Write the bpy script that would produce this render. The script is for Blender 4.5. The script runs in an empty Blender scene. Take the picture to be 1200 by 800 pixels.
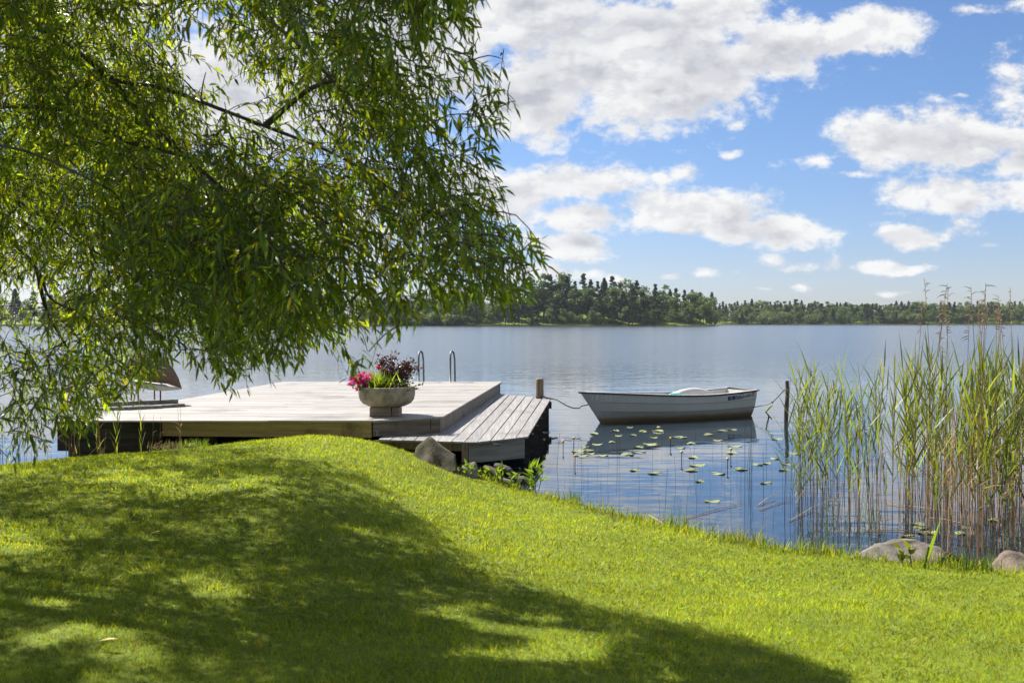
import bpy, bmesh, math, random
import numpy as np
from mathutils import Vector

random.seed(7)
rng = np.random.default_rng(11)
SC = bpy.context.scene
COL = SC.collection

# ------------------------------------------------------------------ camera
CAM_H = 2.45
FPX = 35.0 / 36.0 * 1200.0
PITCH = -math.atan(23.0 / FPX)
cd = bpy.data.cameras.new('camera')
cam = bpy.data.objects.new('camera', cd)
COL.objects.link(cam)
cam.location = (0, 0, CAM_H)
cam.rotation_euler = (math.pi / 2 + PITCH, 0, 0)
cd.lens = 35.0
cd.sensor_width = 36.0
cd.clip_start = 0.1
cd.clip_end = 12000
cd.dof.use_dof = True
cd.dof.focus_distance = 19.0
cd.dof.aperture_fstop = 4.0
SC.camera = cam

CP, SP = math.cos(PITCH), math.sin(PITCH)


def ray(px, py):
    u = (px - 600.0) / FPX
    v = (400.0 - py) / FPX
    return np.array([u, CP - v * SP, SP + v * CP])


def at(px, py, y):
    """world point on the sight line of a photograph point at the distance y"""
    d = ray(px, py)
    t = y / d[1]
    return np.array([d[0] * t, y, CAM_H + d[2] * t])


def on_z(px, py, z):
    d = ray(px, py)
    t = (z - CAM_H) / d[2]
    return np.array([d[0] * t, d[1] * t, z])


def proj(P):
    P = np.asarray(P, float)
    y = P[..., 1]
    z = P[..., 2] - CAM_H
    f = y * CP + z * SP
    u = -y * SP + z * CP
    f = np.where(f < 0.05, 0.05, f)
    return 600 + FPX * P[..., 0] / f, 400 - FPX * u / f


# ------------------------------------------------------------------ sun, sky, exposure
SUN_EL = math.radians(47)
SUN_H = np.array([-0.74, 0.67])
SUN_H = SUN_H / np.linalg.norm(SUN_H)
SUN_V = np.array([SUN_H[0] * math.cos(SUN_EL), SUN_H[1] * math.cos(SUN_EL), math.sin(SUN_EL)])
sl = bpy.data.lights.new('sun', 'SUN')
sl.energy = 5.0
sl.angle = math.radians(0.53)
sl.color = (1.0, 0.955, 0.88)
sun = bpy.data.objects.new('sun', sl)
COL.objects.link(sun)
sun.rotation_euler = Vector(-SUN_V).to_track_quat('-Z', 'Y').to_euler()
sun.location = (-30, 30, 40)

SC.view_settings.view_transform = 'Standard'
SC.view_settings.look = 'None'
SC.view_settings.gamma = 1.0
SC.view_settings.use_curve_mapping = False
SC.view_settings.exposure = 1.3

SC.render.engine = 'CYCLES'
cy = SC.cycles
cy.max_bounces = 10
cy.diffuse_bounces = 4
cy.glossy_bounces = 4
cy.transmission_bounces = 6
cy.transparent_max_bounces = 8
cy.caustics_reflective = False
cy.caustics_refractive = False
cy.sample_clamp_indirect = 6.0
cy.use_denoising = True
cy.use_adaptive_sampling = True
cy.adaptive_threshold = 0.015

SKY_STRENGTH = 0.060
world = bpy.data.worlds.new('World')
SC.world = world
world.use_nodes = True


class NT:
    """a small wrapper to write node trees in one line per node"""

    def __init__(self, tree):
        self.t = tree
        self.n = tree.nodes
        self.l = tree.links

    def put(self, sock, v):
        if v is None:
            return
        if isinstance(v, bpy.types.NodeSocket):
            self.l.new(v, sock)
        else:
            sock.default_value = v

    def node(self, kind, **kw):
        nd = self.n.new(kind)
        for k, v in kw.items():
            setattr(nd, k, v)
        return nd

    def math(self, op, a, b=None, c=None, clamp=False):
        nd = self.node('ShaderNodeMath', operation=op, use_clamp=clamp)
        self.put(nd.inputs[0], a)
        self.put(nd.inputs[1], b)
        self.put(nd.inputs[2], c)
        return nd.outputs[0]

    def vmath(self, op, a, b=None, out=0):
        nd = self.node('ShaderNodeVectorMath', operation=op)
        self.put(nd.inputs[0], a)
        if op == 'SCALE':
            self.put(nd.inputs['Scale'], b)
        else:
            self.put(nd.inputs[1], b)
        return nd.outputs['Value'] if op in ('LENGTH', 'DOT_PRODUCT') else nd.outputs[0]

    def noise(self, vec, scale, detail=4.0, rough=0.5, dist=0.0, out='Fac'):
        nd = self.node('ShaderNodeTexNoise')
        self.put(nd.inputs['Vector'], vec)
        self.put(nd.inputs['Scale'], scale)
        self.put(nd.inputs['Detail'], detail)
        self.put(nd.inputs['Roughness'], rough)
        self.put(nd.inputs['Distortion'], dist)
        return nd.outputs[out]

    def smooth(self, v, a, b, c=0.0, d=1.0):
        nd = self.node('ShaderNodeMapRange', interpolation_type='SMOOTHSTEP')
        self.put(nd.inputs[0], v)
        for i, q in enumerate((a, b, c, d)):
            self.put(nd.inputs[i + 1], q)
        return nd.outputs[0]

    def mix(self, f, a, b, mode='MIX'):
        nd = self.node('ShaderNodeMix', data_type='RGBA', blend_type=mode)
        self.put(nd.inputs[0], f)
        self.put(nd.inputs[6], a)
        self.put(nd.inputs[7], b)
        return nd.outputs[2]

    def comb(self, x, y, z):
        nd = self.node('ShaderNodeCombineXYZ')
        self.put(nd.inputs[0], x)
        self.put(nd.inputs[1], y)
        self.put(nd.inputs[2], z)
        return nd.outputs[0]

    def sep(self, v):
        nd = self.node('ShaderNodeSeparateXYZ')
        self.put(nd.inputs[0], v)
        return nd.outputs


def rgb(*c):
    return (c[0], c[1], c[2], 1.0)


# cumulus clouds of the sky: centre and half size of each, in the tangent plane of the northern sky (photo units / focal length)
CLOUDS = [
    (620, 115, 100, 62), (700, 85, 150, 88), (800, 88, 140, 66), (905, 66, 100, 46), (630, 20, 150, 70), (830, 14, 80, 34),
    (760, 40, 130, 60), (1028, 38, 60, 34), (975, 55, 60, 26), (450, 60, 200, 120), (250, 110, 240, 130), (60, 40, 180, 110),
    (330, 260, 230, 62), (70, 280, 200, 60), (540, 220, 90, 40),
    (665, 214, 92, 28), (610, 232, 60, 34), (690, 258, 95, 20), (765, 248, 60, 24), (840, 250, 78, 36), (905, 268, 105, 21),
    (785, 262, 120, 18), (800, 204, 32, 15), (668, 288, 66, 17), (640, 318, 60, 14),
    (1178, 108, 44, 62), (1060, 168, 104, 42), (1130, 168, 96, 44), (945, 190, 34, 16), (1195, 190, 60, 28), (1122, 230, 100, 26),
    (1200, 228, 50, 26), (1085, 281, 68, 12), (1112, 274, 38, 18),
    (905, 302, 27, 10), (935, 308, 44, 9), (972, 309, 28, 11), (1040, 311, 48, 8), (838, 325, 36, 10), (936, 330, 22, 6),
    (710, 325, 34, 7), (1140, 12, 44, 10), (1195, 8, 40, 14), (866, 141, 20, 12), (862, 181, 16, 6), (1126, 111, 16, 5),
    (1165, 296, 30, 7), (790, 322, 20, 5), (1045, 340, 26, 4), (890, 334, 20, 4), (1290, 150, 90, 60), (1310, 250, 90, 20),
    (1000, 206, 40, 8), (770, 214, 20, 9),
]


def cloud_group(fine_detail):
    """density of the clouds over the tangent plane; the coarse version only knows the big ones"""
    g = bpy.data.node_groups.new('cloud_field', 'ShaderNodeTree')
    g.interface.new_socket('P', in_out='INPUT', socket_type='NodeSocketVector')
    g.interface.new_socket('D', in_out='OUTPUT', socket_type='NodeSocketFloat')
    nt = NT(g)
    gi = nt.node('NodeGroupInput')
    go = nt.node('NodeGroupOutput')
    P = gi.outputs[0]
    Q = P
    if fine_detail:
        big = nt.noise(P, 9.0, 2.0, 0.55, 0.0, 'Color')
        Q = nt.vmath('ADD', P, nt.vmath('SCALE', nt.vmath('SUBTRACT', big, (0.5, 0.5, 0.5)), 0.035))
    acc = None
    for (cx, cyy, rx, ry) in CLOUDS:
        if not fine_detail and rx < 70:
            continue
        sx, sy = FPX / rx, FPX / ry
        nd = nt.node('ShaderNodeVectorMath', operation='MULTIPLY_ADD')
        nt.put(nd.inputs[0], Q)
        nt.put(nd.inputs[1], (sx, sy, 0.0))
        nt.put(nd.inputs[2], (-(cx - 600) / rx, -(377 - cyy) / ry, 0.0))
        v = nt.vmath('LENGTH', nd.outputs[0])
        if rx <= 46:  # small clouds are thin and ragged
            v = nt.math('MULTIPLY_ADD', v, 0.56, 0.56)
        acc = v if acc is None else nt.math('SMOOTH_MIN', acc, v, 0.12)
    v = nt.math('SUBTRACT', 1.0, acc)
    if fine_detail:
        fine = nt.noise(nt.vmath('MULTIPLY', P, (1.0, 1.5, 1.0)), 22.0, 7.0, 0.66)
        v = nt.math('ADD', v, nt.math('MULTIPLY', nt.math('SUBTRACT', fine, 0.5), 2.3))
    mid = nt.noise(nt.vmath('MULTIPLY', P, (1.0, 1.7, 1.0)), 9.0, 2.0, 0.5)
    v = nt.math('ADD', v, nt.math('MULTIPLY', nt.math('SUBTRACT', mid, 0.5), 0.9))
    nt.l.new(v, go.inputs[0])
    return g


def build_world():
    nt = NT(world.node_tree)
    nt.n.clear()
    out = nt.node('ShaderNodeOutputWorld')
    bg = nt.node('ShaderNodeBackground')
    nt.l.new(bg.outputs[0], out.inputs[0])
    sky = nt.node('ShaderNodeTexSky', sky_type='NISHITA', sun_disc=False)
    sky.sun_elevation = SUN_EL
    sky.sun_rotation = math.atan2(SUN_H[0], SUN_H[1])
    sky.altitude = 50
    sky.air_density = 1.0
    sky.dust_density = 0.35
    sky.ozone_density = 2.2
    tc = nt.node('ShaderNodeTexCoord')
    x, y, z = nt.sep(tc.outputs['Generated'])
    yy = nt.math('MAXIMUM', y, 0.04)
    P = nt.comb(nt.math('DIVIDE', x, yy), nt.math('DIVIDE', z, yy), 0.0)
    g1 = nt.node('ShaderNodeGroup', node_tree=cloud_group(True))
    nt.l.new(P, g1.inputs[0])
    g2 = nt.node('ShaderNodeGroup', node_tree=cloud_group(False))
    nt.l.new(nt.vmath('ADD', P, (-0.008, 0.016, 0.0)), g2.inputs[0])
    d1, d2 = g1.outputs[0], g2.outputs[0]
    front = nt.math('MULTIPLY', nt.smooth(y, 0.10, 0.3), nt.smooth(nt.math('DIVIDE', z, yy), 0.55, 0.36))
    # the rest of the sky: scattered fair weather clouds on a flat layer
    zz = nt.math('ADD', nt.math('MAXIMUM', z, 0.0), 0.12)
    lay = nt.comb(nt.math('DIVIDE', x, zz), nt.math('DIVIDE', y, zz), 0.0)
    gen = nt.noise(lay, 1.3, 4.0, 0.58)
    gen = nt.math('MULTIPLY', nt.math('SUBTRACT', gen, 0.50), 5.0)
    dens = nt.math('ADD', nt.math('MULTIPLY', d1, front), nt.math('MULTIPLY', gen, nt.math('SUBTRACT', 1.0, front)))
    alpha = nt.smooth(dens, -0.08, 0.48)
    alpha = nt.math('MULTIPLY', alpha, nt.smooth(z, 0.004, 0.03))
    # thick clouds with more cloud towards the light are greyer
    thick = nt.math('MULTIPLY', nt.smooth(d2, 0.0, 0.55), nt.smooth(d1, 0.05, 0.8))
    thick = nt.math('MULTIPLY', thick, front)
    bulge = nt.noise(nt.vmath('MULTIPLY', P, (1.0, 2.2, 1.0)), 13.0, 3.0, 0.5)
    thick = nt.math('MULTIPLY', thick, nt.smooth(bulge, 0.32, 0.60, 0.10, 1.0))
    # relief: the side of every billow that faces the sun is brighter
    r1 = nt.noise(nt.vmath('MULTIPLY', P, (1.0, 1.5, 1.0)), 22.0, 5.0, 0.60)
    r2 = nt.noise(nt.vmath('MULTIPLY', nt.vmath('ADD', P, (-0.006, 0.011, 0.0)), (1.0, 1.5, 1.0)), 22.0, 5.0, 0.60)
    relief = nt.smooth(nt.math('SUBTRACT', r1, r2), -0.13, 0.10, 0.0, 1.0)
    relief = nt.math('MULTIPLY_ADD', nt.math('SUBTRACT', relief, 1.0), front, 1.0)
    lit = nt.mix(relief, rgb(0.318, 0.322, 0.335), rgb(0.385, 0.385, 0.385))
    dim = nt.mix(relief, rgb(0.215, 0.222, 0.245), rgb(0.285, 0.29, 0.305))
    ccol = nt.mix(thick, lit, dim)
    skyc = nt.vmath('SCALE', sky.outputs[0], SKY_STRENGTH)
    nd = nt.node('ShaderNodeHueSaturation')
    nt.put(nd.inputs['Saturation'], 1.0)
    grade = nt.mix(nt.smooth(z, 0.0, 0.22), rgb(0.60, 0.64, 0.86), rgb(0.60, 0.71, 0.90))
    nt.put(nd.inputs['Color'], nt.vmath('MULTIPLY', skyc, grade))
    fin = nt.mix(alpha, nd.outputs[0], ccol)
    nt.l.new(fin, bg.inputs[0])
    bg.inputs[1].default_value = 1.0


build_world()

# ------------------------------------------------------------------ numpy noise


def hash3(i, j, k, seed):
    h = (i.astype(np.int64) * 374761393 + j.astype(np.int64) * 668265263 + k.astype(np.int64) * 2147483647 + seed * 144269504) & 0xFFFFFFFF
    h = ((h ^ (h >> 13)) * 1274126177) & 0xFFFFFFFF
    h = (h ^ (h >> 16)) & 0xFFFFFFFF
    return h.astype(np.float64) / 4294967295.0


def vnoise(P, scale=1.0, seed=0):
    P = np.asarray(P, float) * scale
    f = np.floor(P)
    t = P - f
    t = t * t * (3 - 2 * t)
    i, j, k = f[..., 0].astype(int), f[..., 1].astype(int), f[..., 2].astype(int)
    r = 0
    for a in (0, 1):
        for b in (0, 1):
            for c in (0, 1):
                w = (t[..., 0] if a else 1 - t[..., 0]) * (t[..., 1] if b else 1 - t[..., 1]) * (t[..., 2] if c else 1 - t[..., 2])
                r = r + w * hash3(i + a, j + b, k + c, seed)
    return r


def fbm(P, scale=1.0, seed=0, oct=4):
    r, a, tot = 0, 1.0, 0
    for o in range(oct):
        r = r + a * vnoise(P, scale * 2 ** o, seed + o)
        tot += a
        a *= 0.5
    return r / tot


# ------------------------------------------------------------------ mesh helpers
ORG = {}


class MB:
    """collects shapes (verts, faces, a tint per vert) for one mesh"""

    def __init__(self):
        self.v, self.f, self.c, self.n = [], [], [], 0

    def add(self, V, F, tint=(1, 1, 1)):
        V = np.asarray(V, float).reshape(-1, 3)
        self.v.append(V)
        self.f.extend([[i + self.n for i in q] for q in F])
        self.c.append(np.tile(np.asarray(tint, float), (len(V), 1)))
        self.n += len(V)

    def box(self, lo, hi, tint=(1, 1, 1)):
        x0, y0, z0 = lo
        x1, y1, z1 = hi
        V = [(x0, y0, z0), (x1, y0, z0), (x1, y1, z0), (x0, y1, z0), (x0, y0, z1), (x1, y0, z1), (x1, y1, z1), (x0, y1, z1)]
        self.add(V, BOXF, tint)

    def prism(self, pts, z0, z1, tint=(1, 1, 1)):
        n = len(pts)
        V = [(p[0], p[1], z0) for p in pts] + [(p[0], p[1], z1) for p in pts]
        F = [list(range(n))[::-1], list(range(n, 2 * n))]
        F += [[i, (i + 1) % n, n + (i + 1) % n, n + i] for i in range(n)]
        self.add(V, F, tint)

    def wall(self, a, b, z0, z1, th, tint=(1, 1, 1)):
        """upright board from a to b (xy), th thick to the right of the direction a-b"""
        a, b = np.array(a[:2], float), np.array(b[:2], float)
        d = (b - a) / np.linalg.norm(b - a)
        nrm = np.array([d[1], -d[0]]) * th
        self.prism([a, b, b + nrm, a + nrm][::-1] if th > 0 else [a, b, b + nrm, a + nrm], z0, z1, tint)

    def tube(self, pts, rad, sides=6, tint=(1, 1, 1), cap=True):
        pts = np.asarray(pts, float)
        n = len(pts)
        rad = np.broadcast_to(np.asarray(rad, float), (n,))
        T = np.gradient(pts, axis=0)
        T /= np.linalg.norm(T, axis=1)[:, None] + 1e-12
        ref = np.array([0, 0, 1.0]) if abs(T[0, 2]) < 0.9 else np.array([1.0, 0, 0])
        V = []
        for i in range(n):
            a = np.cross(T[i], ref)
            a /= np.linalg.norm(a) + 1e-12
            b = np.cross(T[i], a)
            ref = np.cross(a, T[i])
            for s in range(sides):
                w = 2 * math.pi * s / sides
                V.append(pts[i] + rad[i] * (math.cos(w) * a + math.sin(w) * b))
        F = []
        for i in range(n - 1):
            for s in range(sides):
                t = (s + 1) % sides
                F.append([i * sides + s, i * sides + t, (i + 1) * sides + t, (i + 1) * sides + s])
        if cap:
            F.append(list(range(sides)))
            F.append(list(range((n - 1) * sides, n * sides))[::-1])
        self.add(V, F, tint)

    def blade(self, p, d, side, length, width, bend=0.3, seg=4, tint=(1, 1, 1)):
        """long narrow leaf that bends over towards gravity"""
        p, d, side = np.asarray(p, float), np.asarray(d, float), np.asarray(side, float)
        V, F = [], []
        q = p.copy()
        for i in range(seg + 1):
            t = i / seg
            w = width * (0.55 + 0.9 * t) if t < 0.35 else width * max(0.03, (1 - t) / 0.65) * 0.87
            V += [q - side * w * 0.5, q + side * w * 0.5]
            dd = d + np.array([0, 0, -1.0]) * bend * t * t * 2
            dd /= np.linalg.norm(dd)
            q = q + dd * length / seg
        F = [[2 * i, 2 * i + 1, 2 * i + 3, 2 * i + 2] for i in range(seg)]
        self.add(V, F, tint)

    def grid(self, G, tint=(1, 1, 1), close_u=False):
        G = np.asarray(G, float)
        a, b = G.shape[:2]
        F = []
        for i in range(a - (0 if close_u else 1)):
            for j in range(b - 1):
                k = (i + 1) % a
                F.append([i * b + j, i * b + j + 1, k * b + j + 1, k * b + j])
        self.add(G.reshape(-1, 3), F, tint)

    def lathe(self, prof, c, sides=32, tint=(1, 1, 1)):
        G = []
        for s in range(sides):
            w = 2 * math.pi * s / sides
            G.append([(c[0] + r * math.cos(w), c[1] + r * math.sin(w), c[2] + z) for r, z in prof])
        self.grid(G, tint, close_u=True)


BOXF = [[0, 3, 2, 1], [4, 5, 6, 7], [0, 1, 5, 4], [1, 2, 6, 5], [2, 3, 7, 6], [3, 0, 4, 7]]


def raw_mesh(name, V, F, tint=None, smooth=False):
    """V (n,3), F (m,k) numpy arrays of one face size"""
    me = bpy.data.meshes.new(name)
    V = np.ascontiguousarray(V, dtype=np.float32)
    F = np.ascontiguousarray(F, dtype=np.int32)
    me.vertices.add(len(V))
    me.vertices.foreach_set('co', V.ravel())
    m, k = F.shape
    me.loops.add(m * k)
    me.loops.foreach_set('vertex_index', F.ravel())
    me.polygons.add(m)
    me.polygons.foreach_set('loop_start', np.arange(0, m * k, k, dtype=np.int32))
    me.update(calc_edges=True)
    if tint is not None:
        at_ = me.attributes.new('tint', 'FLOAT_COLOR', 'POINT')
        c = np.ones((len(V), 4), np.float32)
        c[:, :3] = tint
        at_.data.foreach_set('color', c.ravel())
    if smooth:
        me.polygons.foreach_set('use_smooth', np.ones(m, bool))
    return me


def tag(o, label=None, cat=None, group=None, kind=None):
    if label:
        o['label'] = label
    if cat:
        o['category'] = cat
    if group:
        o['group'] = group
    if kind:
        o['kind'] = kind
    return o


def link(name, me, mat, parent=None, org=(0, 0, 0)):
    o = bpy.data.objects.new(name, me)
    COL.objects.link(o)
    if mat is not None and not me.materials:
        me.materials.append(mat)
    if parent is not None:
        o.parent = parent
        ORG[o.name] = ORG[parent.name]
    else:
        o.location = org
        ORG[o.name] = np.array(org, float)
    return o


def obj(name, mb, mat, parent=None, org=(0, 0, 0), smooth=False, bevel=0.0):
    base = ORG[parent.name] if parent is not None else np.asarray(org, float)
    V = np.concatenate(mb.v) - base
    me = bpy.data.meshes.new(name)
    me.from_pydata(V.tolist(), [], mb.f)
    at_ = me.attributes.new('tint', 'FLOAT_COLOR', 'POINT')
    c = np.ones((len(V), 4), np.float32)
    c[:, :3] = np.concatenate(mb.c)
    at_.data.foreach_set('color', c.ravel())
    if smooth:
        me.polygons.foreach_set('use_smooth', np.ones(len(me.polygons), bool))
    me.update()
    o = link(name, me, mat, parent, org)
    if bevel:
        b = o.modifiers.new('bevel', 'BEVEL')
        b.width = bevel
        b.segments = 2
        b.limit_method = 'ANGLE'
    return o


def thing(name, org, label, cat, group=None):
    o = bpy.data.objects.new(name, None)
    o.empty_display_size = 0.2
    COL.objects.link(o)
    o.location = org
    ORG[o.name] = np.array(org, float)
    return tag(o, label, cat, group)


KIDS = {}


def copy_tree(root, loc, rotz=0.0, scale=1.0, label=None, group=None):
    c = root.copy()
    COL.objects.link(c)
    c.location = loc
    c.rotation_euler = (root.rotation_euler[0], root.rotation_euler[1], rotz)
    c.scale = (scale, scale, scale) if not hasattr(scale, '__len__') else scale
    if label:
        c['label'] = label
    if group:
        c['group'] = group
    for k in KIDS.get(root.name, []):
        q = k.copy()
        COL.objects.link(q)
        q.parent = c
    return c


# ------------------------------------------------------------------ materials
M = {}


def mat_base(name):
    m = bpy.data.materials.new(name)
    m.use_nodes = True
    nt = NT(m.node_tree)
    nt.n.clear()
    out = nt.node('ShaderNodeOutputMaterial')
    M[name] = m
    return m, nt, out


def pmat(name, c1, c2, scale=(4, 4, 4), nscale=1.0, detail=6.0, rough=0.6, bump=0.0, island=0.0, spec=0.4, contrast=(0.3, 0.7), metallic=0.0,
         c3=None, c3scale=1.0, c3lo=0.55, c3hi=0.7, tint=False, bscale=None):
    m, nt, out = mat_base(name)
    tc = nt.node('ShaderNodeTexCoord')
    v = nt.vmath('MULTIPLY', tc.outputs['Object'], scale)
    geo = nt.node('ShaderNodeNewGeometry')
    if island:
        off = nt.vmath('SCALE', (17.0, 31.0, 9.0), geo.outputs['Random Per Island'])
        v = nt.vmath('ADD', v, off)
    n = nt.noise(v, nscale, detail, 0.6)
    col = nt.mix(nt.smooth(n, contrast[0], contrast[1]), rgb(*c1), rgb(*c2))
    if c3 is not None:
        n3 = nt.noise(tc.outputs['Object'], c3scale, 5.0, 0.6)
        col = nt.mix(nt.smooth(n3, c3lo, c3hi), col, rgb(*c3))
    if island:
        k = nt.math('MULTIPLY_ADD', geo.outputs['Random Per Island'], 2 * island, 1.0 - island)
        col = nt.vmath('SCALE', col, k)
    if tint:
        a = nt.node('ShaderNodeAttribute', attribute_name='tint')
        col = nt.mix(1.0, col, a.outputs['Color'], 'MULTIPLY')
    p = nt.node('ShaderNodeBsdfPrincipled')
    nt.put(p.inputs['Base Color'], col)
    p.inputs['Roughness'].default_value = rough
    p.inputs['Specular IOR Level'].default_value = spec
    p.inputs['Metallic'].default_value = metallic
    if bump:
        b = nt.node('ShaderNodeBump')
        b.inputs['Strength'].default_value = bump
        b.inputs['Distance'].default_value = 0.02
        nt.put(b.inputs['Height'], n if bscale is None else nt.noise(tc.outputs['Object'], bscale, 8.0, 0.65))
        nt.l.new(b.outputs[0], p.inputs['Normal'])
    nt.l.new(p.outputs[0], out.inputs[0])
    return m


def leafmat(name, col, trans=0.45, tcol=None, rough=0.45, spec=0.35, rand=0.0):
    """thin leaf: a surface that also lets light through"""
    m, nt, out = mat_base(name)
    a = nt.node('ShaderNodeAttribute', attribute_name='tint')
    base = nt.mix(1.0, rgb(*col), a.outputs['Color'], 'MULTIPLY')
    tr = nt.mix(1.0, rgb(*(tcol or col)), a.outputs['Color'], 'MULTIPLY')
    if rand:
        oi = nt.node('ShaderNodeObjectInfo')
        k = nt.math('MULTIPLY_ADD', oi.outputs['Random'], 2 * rand, 1 - rand)
        base = nt.vmath('SCALE', base, k)
        tr = nt.vmath('SCALE', tr, k)
    p = nt.node('ShaderNodeBsdfPrincipled')
    nt.put(p.inputs['Base Color'], base)
    p.inputs['Roughness'].default_value = rough
    p.inputs['Specular IOR Level'].default_value = spec
    t = nt.node('ShaderNodeBsdfTranslucent')
    nt.put(t.inputs['Color'], tr)
    mx = nt.node('ShaderNodeMixShader')
    mx.inputs[0].default_value = trans
    nt.l.new(p.outputs[0], mx.inputs[1])
    nt.l.new(t.outputs[0], mx.inputs[2])
    nt.l.new(mx.outputs[0], out.inputs[0])
    return m


# weathered timber: grain runs along the stretched axis
pmat('deck_timber', (0.20, 0.182, 0.160), (0.315, 0.292, 0.265), scale=(1.2, 26, 26), rough=0.55, bump=0.3, island=0.19, spec=0.5, c3=(0.155, 0.14, 0.12), c3scale=0.9, c3lo=0.52, c3hi=0.72)
pmat('jetty_timber', (0.15, 0.14, 0.132), (0.25, 0.235, 0.222), scale=(26, 1.2, 26), rough=0.6, bump=0.3, island=0.14, spec=0.45, c3=(0.115, 0.105, 0.095), c3scale=1.1, c3lo=0.55, c3hi=0.75)
pmat('bounce_lit_fascia', (0.27, 0.175, 0.07), (0.42, 0.285, 0.12), scale=(1.0, 1.0, 22), rough=0.65, bump=0.2, island=0.08, c3=(0.15, 0.10, 0.045), c3scale=1.6)  # warm light off the lawn is put into this timber colour
pmat('shaded_fascia', (0.095, 0.075, 0.05), (0.19, 0.155, 0.11), scale=(1.4, 1.4, 20), rough=0.8, bump=0.3, island=0.12, c3=(0.06, 0.05, 0.032), c3scale=2.4)  # shade by the jetty is put into this darker timber colour
pmat('side_fascia', (0.14, 0.115, 0.085), (0.27, 0.23, 0.18), scale=(20, 20, 1.6), rough=0.8, bump=0.3, island=0.1, c3=(0.085, 0.07, 0.05), c3scale=3.0)
pmat('grey_fascia', (0.16, 0.15, 0.125), (0.26, 0.245, 0.21), scale=(1.2, 1.2, 18), rough=0.75, bump=0.25, island=0.08, c3=(0.15, 0.145, 0.13), c3scale=2.5)
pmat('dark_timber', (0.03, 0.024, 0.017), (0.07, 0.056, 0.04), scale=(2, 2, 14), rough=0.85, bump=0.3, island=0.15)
pmat('post_timber', (0.14, 0.095, 0.055), (0.26, 0.19, 0.12), scale=(20, 20, 1.5), rough=0.8, bump=0.4, c3=(0.09, 0.065, 0.04), c3scale=6)
pmat('pole_timber', (0.055, 0.042, 0.033), (0.13, 0.10, 0.08), scale=(30, 30, 2), rough=0.85, bump=0.4)
pmat('concrete', (0.25, 0.205, 0.145), (0.38, 0.325, 0.245), scale=(9, 9, 9), rough=0.9, bump=0.35, bscale=60, c3=(0.17, 0.15, 0.105), c3scale=5, c3lo=0.5, c3hi=0.68)
pmat('block_timber', (0.24, 0.17, 0.12), (0.36, 0.27, 0.20), scale=(3, 3, 20), rough=0.8, bump=0.3)
pmat('soil', (0.02, 0.015, 0.01), (0.05, 0.038, 0.026), scale=(30, 30, 30), rough=0.95, bump=0.5)
pmat('galvanised', (0.10, 0.105, 0.11), (0.17, 0.175, 0.18), scale=(12, 12, 12), rough=0.45, metallic=0.7)
pmat('rope_fibre', (0.075, 0.07, 0.06), (0.19, 0.175, 0.15), scale=(60, 60, 60), rough=0.9)
pmat('boat_paint', (0.47, 0.445, 0.375), (0.53, 0.505, 0.43), scale=(2.5, 2.5, 2.5), rough=0.42, spec=0.45)
pmat('boat_inside', (0.42, 0.41, 0.385), (0.52, 0.51, 0.485), scale=(4, 4, 4), rough=0.5)
pmat('gunwale_rubber', (0.022, 0.022, 0.022), (0.05, 0.05, 0.048), scale=(8, 8, 8), rough=0.6)
pmat('teal_fabric', (0.07, 0.33, 0.29), (0.12, 0.45, 0.40), scale=(9, 9, 9), rough=0.9)
pmat('decal_blue', (0.008, 0.012, 0.07), (0.015, 0.02, 0.10), rough=0.5)
pmat('decal_grey', (0.04, 0.045, 0.07), (0.10, 0.10, 0.12), scale=(60, 60, 60), rough=0.5)
pmat('decal_orange', (0.42, 0.17, 0.06), (0.36, 0.14, 0.06), rough=0.5)
pmat('decal_red', (0.40, 0.10, 0.09), (0.33, 0.08, 0.08), rough=0.5)
pmat('decal_pale', (0.50, 0.46, 0.42), (0.72, 0.67, 0.62), rough=0.5)
pmat('chair_weave', (0.10, 0.062, 0.046), (0.20, 0.13, 0.10), scale=(60, 60, 60), detail=3, rough=0.8, bump=0.5)
pmat('chair_shell', (0.62, 0.59, 0.54), (0.74, 0.71, 0.66), scale=(6, 6, 6), rough=0.6)
pmat('chair_steel', (0.13, 0.04, 0.03), (0.22, 0.08, 0.06), scale=(9, 9, 9), rough=0.5)
pmat('loose_timber', (0.13, 0.125, 0.11), (0.25, 0.24, 0.21), scale=(2, 20, 20), rough=0.8, bump=0.3, island=0.15)
pmat('log_bark', (0.05, 0.042, 0.034), (0.11, 0.097, 0.08), scale=(7, 7, 7), rough=0.9, bump=0.5)
pmat('rock_grey', (0.115, 0.098, 0.08), (0.205, 0.178, 0.15), scale=(5, 5, 5), rough=0.9, bump=0.7, bscale=16, c3=(0.12, 0.105, 0.08), c3scale=3.5, c3lo=0.5, c3hi=0.7)
pmat('rock_moss', (0.045, 0.038, 0.024), (0.105, 0.086, 0.057), scale=(4, 4, 4), rough=0.95, bump=0.7, bscale=14, c3=(0.04, 0.038, 0.016), c3scale=3.2, c3lo=0.42, c3hi=0.62)
pmat('rock_brown', (0.125, 0.095, 0.072), (0.215, 0.165, 0.13), scale=(5, 5, 5), rough=0.9, bump=0.7, bscale=16, c3=(0.13, 0.10, 0.075), c3scale=3.0)
pmat('willow_bark', (0.035, 0.028, 0.02), (0.085, 0.068, 0.05), scale=(9, 9, 9), rough=0.9, bump=0.5)
pmat('trunk_bark', (0.05, 0.038, 0.03), (0.11, 0.085, 0.065), scale=(2, 2, 2), rough=0.9)
pmat('lily_bud', (0.62, 0.40, 0.02), (0.72, 0.50, 0.03), rough=0.5)
leafmat('willow_leaf', (0.026, 0.056, 0.010), 0.50, (0.44, 0.54, 0.012), rough=0.36, spec=0.45)
leafmat('grass_blade', (0.176, 0.242, 0.018), 0.42, (0.43, 0.50, 0.016), rough=0.55, spec=0.25)
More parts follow.
